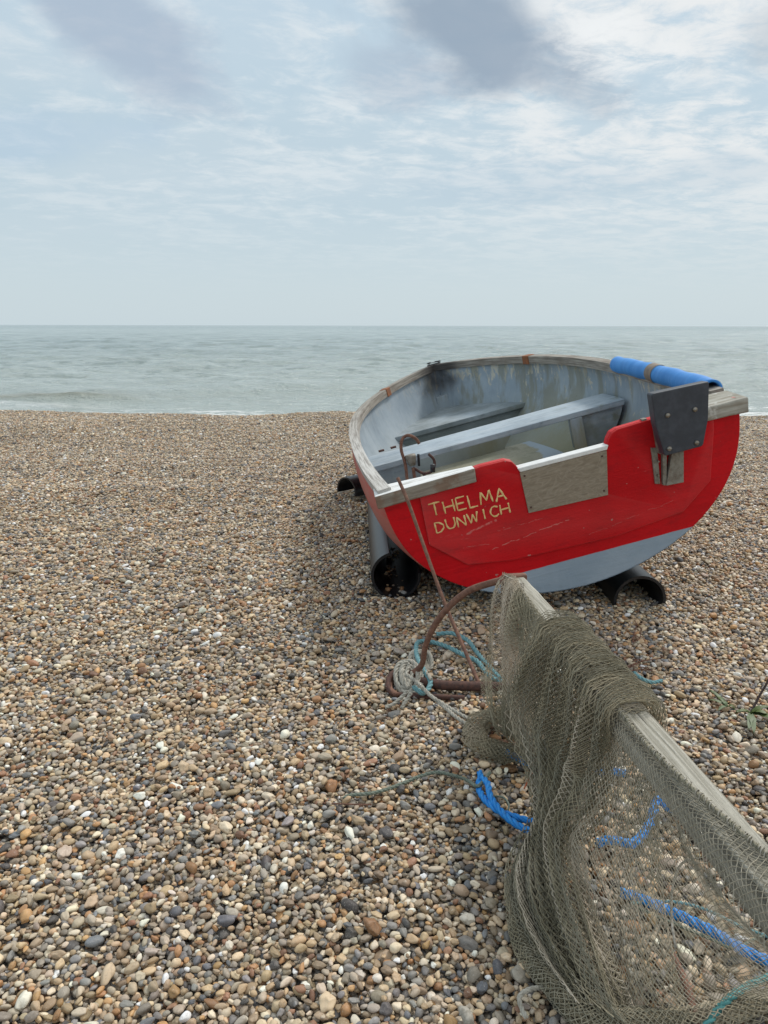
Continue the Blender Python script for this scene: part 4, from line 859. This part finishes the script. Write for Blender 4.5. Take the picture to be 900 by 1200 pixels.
rope('edge_cord', [beam_pt(.0, 1.0, BTOP+.006)-norg, beam_pt(.06, .72, BTOP+.006)-norg, beam_pt(.13, .80, BTOP+.006)-norg, beam_pt(.20, .98, BTOP+.008)-norg], .0022, M['cord'], net, pitch=.012)
V, Fc, uv = join([rope_geo([beam_pt(.07+.02*k, .45+.12*k, BTOP+.004)-norg, beam_pt(.078+.02*k, .6+.1*k, BTOP+.007)-norg, beam_pt(.085+.02*k, .5+.1*k, BTOP+.004)-norg], .003, jitter=.001) for k in range(3)]); mesh('frayed_knot', V, Fc, [M['cord']], net, True)
rope('edge_cord', [at_y(614, 834, 1.80)-norg, at_y(616, 850, 1.77)-norg, at_y(620, 870, 1.73)-norg, at_y(624, 892, 1.69)-norg], .0024, M['cord'], net, pitch=.012)
tube('fold_cord', [q-norg for q in shr([(793, 1110, 1.005), (788, 1075, 1.05), (789, 1040, 1.08), (797, 1015, 1.09), (808, 1007, 1.08), (818, 1012, 1.06)])], .0022, M['cord'], net)
tube('seam_cord', [D1[i, 16]-norg+np.array([-.004, -.006, .0]) for i in range(20, 80, 6)], .0017, M['cord'], net); tube('seam_cord', [D1[i, 60]-norg+np.array([-.003, -.008, 0]) for i in range(20, 94, 6)], .0015, M['cord'], net)

# ------------------------------------------------------------------ ropes
GZ = .020
def grope(name, pts, R, m, label, cat='rope', group=None, **k):
    P = [at_z(p[0], p[1], p[2] if len(p) > 2 else GZ) for p in pts]; o_ = P[0].copy(); o_[2] = 0
    o = rope(name, [q-o_ for q in P], R, m, None, **k); o.location = o_; return tag(o, label, cat, group)
grope('teal_rope', [(590, 800, .03), (572, 790, .03), (560, 775, .035), (545, 768, .04), (525, 758, .035), (505, 752, .03), (490, 753, .04), (489, 768, .05), (497, 785, .05), (505, 800, .04), (497, 812, .03), (485, 805, .035)], .0085, M['trope'], 'faded teal rope tangled over the rusty ring beside the net')
grope('teal_rope', [(512, 743, .03), (530, 742, .04), (548, 750, .04), (560, 765, .03), (575, 782, .03), (588, 795, .03)], .0082, M['trope'], 'faded teal rope arching behind the other teal rope near the net')
def knot(c, n, r, R, m, label):
    o_ = np.array(c); o_[2] = 0; parts = []
    for k in range(n):
        tilt = rng.normal(0, .5); ph = rng.uniform(0, 6.28); a = np.linspace(0, 2*math.pi*.9, 9)+ph; e = rng.uniform(.7, 1.15)
        q = np.stack([np.cos(a)*r*e*.6, np.sin(a)*r*e*.9, np.sin(a+tilt)*r*.5+.03], 1)+rng.normal(0, .004, (1, 3))*3; q[:, 2] = np.maximum(q[:, 2], .012); parts.append(rope_geo(q, R))
    return parts, o_
parts, o_ = knot(at_z(480, 806, 0), 11, .052, .0078, None, '')
p2_, _ = knot(at_z(492, 782, 0), 7, .046, .0072, None, ''); dlt = at_z(492, 782, 0)-at_z(480, 806, 0); parts += [(p[0]+dlt, p[1], p[2]) for p in p2_]
for l in ([(476, 790, .06), (490, 800, .055), (505, 815, .035), (520, 825, .025), (538, 836, .02), (552, 843, .018)], [(478, 810, .05), (468, 820, .03), (460, 826, .02), (452, 829, .015)], [(482, 812, .05), (476, 822, .03), (471, 830, .018)], [(472, 775, .02), (482, 783, .04), (498, 787, .05), (506, 796, .05)], [(505, 815, .03), (522, 829, .02), (535, 840, .02), (550, 850, .016)]):
    parts.append(rope_geo([at_z(*q)-o_ for q in l], .0062))
V, Fc, uv = join(parts); wr = mesh('knotted_rope', V, Fc, [M['wrope']], None, True); wr.location = o_; tag(wr, 'grey white rope knotted round the rusty ring on the shingle', 'rope')
grope('blue_rope', [(640, 966), (622, 962), (605, 957), (585, 950), (570, 938), (562, 924), (564, 912, .03), (572, 918, .035), (576, 934, .03), (590, 953, .025), (606, 966), (620, 973), (640, 985)], .0085, M['brope'], 'bright blue rope doubled in a loop left of the net')
grope('blue_rope', [(563, 904, .04), (564, 914, .03)], .008, M['brope'], 'short bright blue rope end sticking up above the blue loop') 
grope('blue_rope', [(594, 882, .03), (606, 888, .03), (620, 894, .03), (634, 903, .03), (655, 912, .02)], .0108, M['brope'], 'bright blue rope coming out under the bunched net')
grope('blue_rope', [(700, 905), (715, 903), (733, 906)], .0108, M['brope'], 'short blue rope piece seen through the net below the beam')
grope('blue_rope', [(700, 988, .03), (714, 984, .035), (730, 986, .035), (742, 988, .03), (754, 978, .03), (764, 960, .03), (768, 942, .04), (772, 936, .045), (785, 946, .03), (804, 954, .02)], .0108, M['brope'], 'kinked blue rope behind the sheer netting under the beam')
grope('blue_rope', [(728, 1045, .02), (750, 1052, .02), (775, 1062, .025), (805, 1076, .02), (838, 1092, .02), (868, 1110, .02), (905, 1128, .02), (960, 1150, .02)], .0108, M['brope'], 'straight blue rope crossing behind the sheer netting, nearest the camera')
grope('frayed_rope', [(403, 936, .016), (412, 932), (440, 929), (468, 920), (492, 910), (512, 905, .03), (530, 908, .03), (548, 914), (560, 921, .03), (568, 914, .03), (575, 905, .03)], .0048, M['grope'], 'grey green frayed rope trailing left from the blue loop')
grope('thin_cord', [(375, 941, .013), (395, 942), (425, 943), (436, 943, .014)], .0022, M['rust'], 'thin brown cord lying under the grey green rope', step=.004)
grope('thin_cord', [(577, 933, .018), (590, 934, .02), (597, 943, .02), (594, 955, .02)], .0028, M['grope'], 'thin green cord curled beside the blue loop')
grope('teal_rope', [(815, 1225, .02), (830, 1200, .025), (845, 1180, .03), (868, 1160, .035), (905, 1142, .04), (960, 1115, .04)], .0068, M['torope'], 'dark teal rope curving out at the lower right corner')
grope('green_cord', [(740, 1058), (790, 1056), (830, 1066), (870, 1085), (910, 1100)], .0032, M['trope'], 'thin pale green cord above the straight blue rope, under netting')
grope('green_cord', [(745, 1062), (775, 1075), (830, 1098), (860, 1110), (885, 1100), (905, 1092)], .0032, M['grope'], 'thin grey green cord below the straight blue rope, under netting')
grope('teal_rope', [(858, 1022, .03), (868, 1042, .02), (882, 1056, .02), (905, 1070, .02)], .005, M['torope'], 'short teal rope piece behind the net near the right edge')
grope('orange_twine', [(625, 893, .06), (624, 905, .04), (619, 915, .02), (615, 924, .016)], .0022, M['otwine'], 'orange twine hanging from the bunched net by the blue rope', step=.004)
grope('grey_cord', [(618, 1192), (612, 1180), (610, 1168, .03), (620, 1160, .03), (636, 1157), (645, 1160)], .0045, M['wrope'], 'grey cord curled among the stones beside the net hem')
grope('teal_rope', [(742, 786, .018), (752, 794, .03), (764, 799, .022), (776, 797, .018)], .0065, M['trope'], 'short teal rope end poking out right of the beam')
# rusty bar below the sheer net
rb = [at_z(790, 1120, .02), at_z(806, 1155, .022), at_z(820, 1205, .02)]; o = tube('iron_rod', [q-rb[0] for q in rb], .007, M['rust'], None); o.location = rb[0]; tag(o, 'short rusty rod lying on the stones behind the sheer net', 'rod')
# brown dried bracken scraps right of the beam
def sprig(name, base, tips, r, m, label, cat):
    o_ = np.array(base); parts = []
    for t in tips:
        t = np.array(t); mid = (o_+t)/2+rng.normal(0, .008, 3); mid[2] = max(mid[2], .02); P, _ = resample(catmull([o_-o_, mid-o_, t-o_], 20), .006); parts.append(sweep(P, circ(r, 5), rad=np.linspace(1, .5, len(P))))
        for k in range(5):
            i = rng.integers(3, len(P)); q = P[i]+rng.normal(0, .018, 3); q[2] = max(q[2], .012); parts.append(sweep(np.array([P[i], (P[i]+q)/2+(0, 0, .004), q]), circ(r*.6, 4)))
    V, Fc, uv = join(parts); o = mesh(name, V, Fc, [m], None, True); o.location = o_; return tag(o, label, cat)
sprig('dry_twig', at_z(728, 788, .02), [at_z(750, 775, .03), at_z(778, 770, .03), at_z(765, 785, .02)], .0028, M['rust'], 'reddish brown dry twigs on the shingle beside the beam', 'twig')
sprig('dry_twig', at_z(742, 752, .02), [at_z(752, 735, .05), at_z(747, 728, .04)], .0025, M['rust'], 'small reddish dry twig upright below the right pipe', 'twig')
# shore weed
pw = empty('shore_weed', tuple(at_z(881, 836, .0))); wo = np.array(pw.location); tag(pw, 'green leafed weed with a dark stem growing through shingle at right', 'plant')
tube('stem', [at_z(878, 838, .01)-wo, at_y(885, 825, 2.04)-wo, at_y(893, 810, 2.06)-wo, at_y(900, 798, 2.07)-wo, at_y(912, 770, 2.1)-wo], .0034, M['stem'], pw)
def leaf(p, q, wd, m, par, cup=.006):
    p, q = np.array(p), np.array(q); d = q-p; Ls = np.linalg.norm(d); d /= Ls; sidev = np.cross(d, (0, 0, 1.)); sidev /= np.linalg.norm(sidev)+1e-9; nrm = np.cross(sidev, d); V = []; n = 9
    for i in range(n):
        t = i/(n-1); w_ = wd*math.sin(math.pi*min(1, t*.93+.05))**.8*(1+.15*math.sin(t*17)); c = p+d*Ls*t+nrm*(.008*math.sin(t*3.1)); V += [c+sidev*w_+nrm*cup, c+nrm*0, c-sidev*w_+nrm*cup]
    Fc = [(i*3+k, i*3+k+1, i*3+k+4, i*3+k+3) for i in range(n-1) for k in (0, 1)]
    o = mesh('leaf', V, Fc, [m], par, True); sm = o.modifiers.new('thick', 'SOLIDIFY'); sm.thickness = .0008; return o
b0 = at_z(880, 836, .02)
for (x, y, z_, wd, m_) in [(900, 838, .032, .012, 'leaf'), (903, 829, .035, .009, 'leaf'), (884, 860, .022, .009, 'leaf2'), (878, 856, .025, .009, 'leaf2'), (862, 836, .022, .008, 'leaf'), (920, 850, .03, .014, 'leaf')]:
    leaf(b0-wo, at_z(x, y, z_)-wo, wd, M[m_], pw)
w2 = empty('shore_weed', tuple(at_z(850, 826, .0))); wo2 = np.array(w2.location); tag(w2, 'sparse flattened weed of small green leaves left of the leafy weed', 'plant')
b1 = at_z(852, 828, .018)
for (x, y, z_, wd, m_) in [(838, 814, .02, .008, 'leaf'), (832, 808, .02, .006, 'leaf2'), (862, 830, .02, .006, 'leaf'), (846, 822, .025, .008, 'leaf2'), (830, 820, .018, .006, 'leaf2'), (842, 833, .018, .006, 'leaf2')]:
    leaf(b1-wo2, at_z(x, y, z_)-wo2, wd, M[m_], w2, .002)
tube('stem', [at_z(864, 832, .018)-wo2, at_z(850, 824, .022)-wo2, at_z(832, 808, .018)-wo2], .0014, M['leaf'], w2)
# sea-worn twig at the bottom edge
st = [at_z(541, 1182, .025), at_z(551, 1200, .03)]
o = tube('driftwood', [np.zeros(3), (st[1]-st[0])*.5+np.array([.003, 0, .004]), st[1]-st[0]], .011, M['cord'], None, n=8, rad=[.5, 1, .8]); o.location = st[0]; tag(o, 'pale stub of driftwood among stones at the bottom edge', 'driftwood')
bpy.context.view_layer.update()
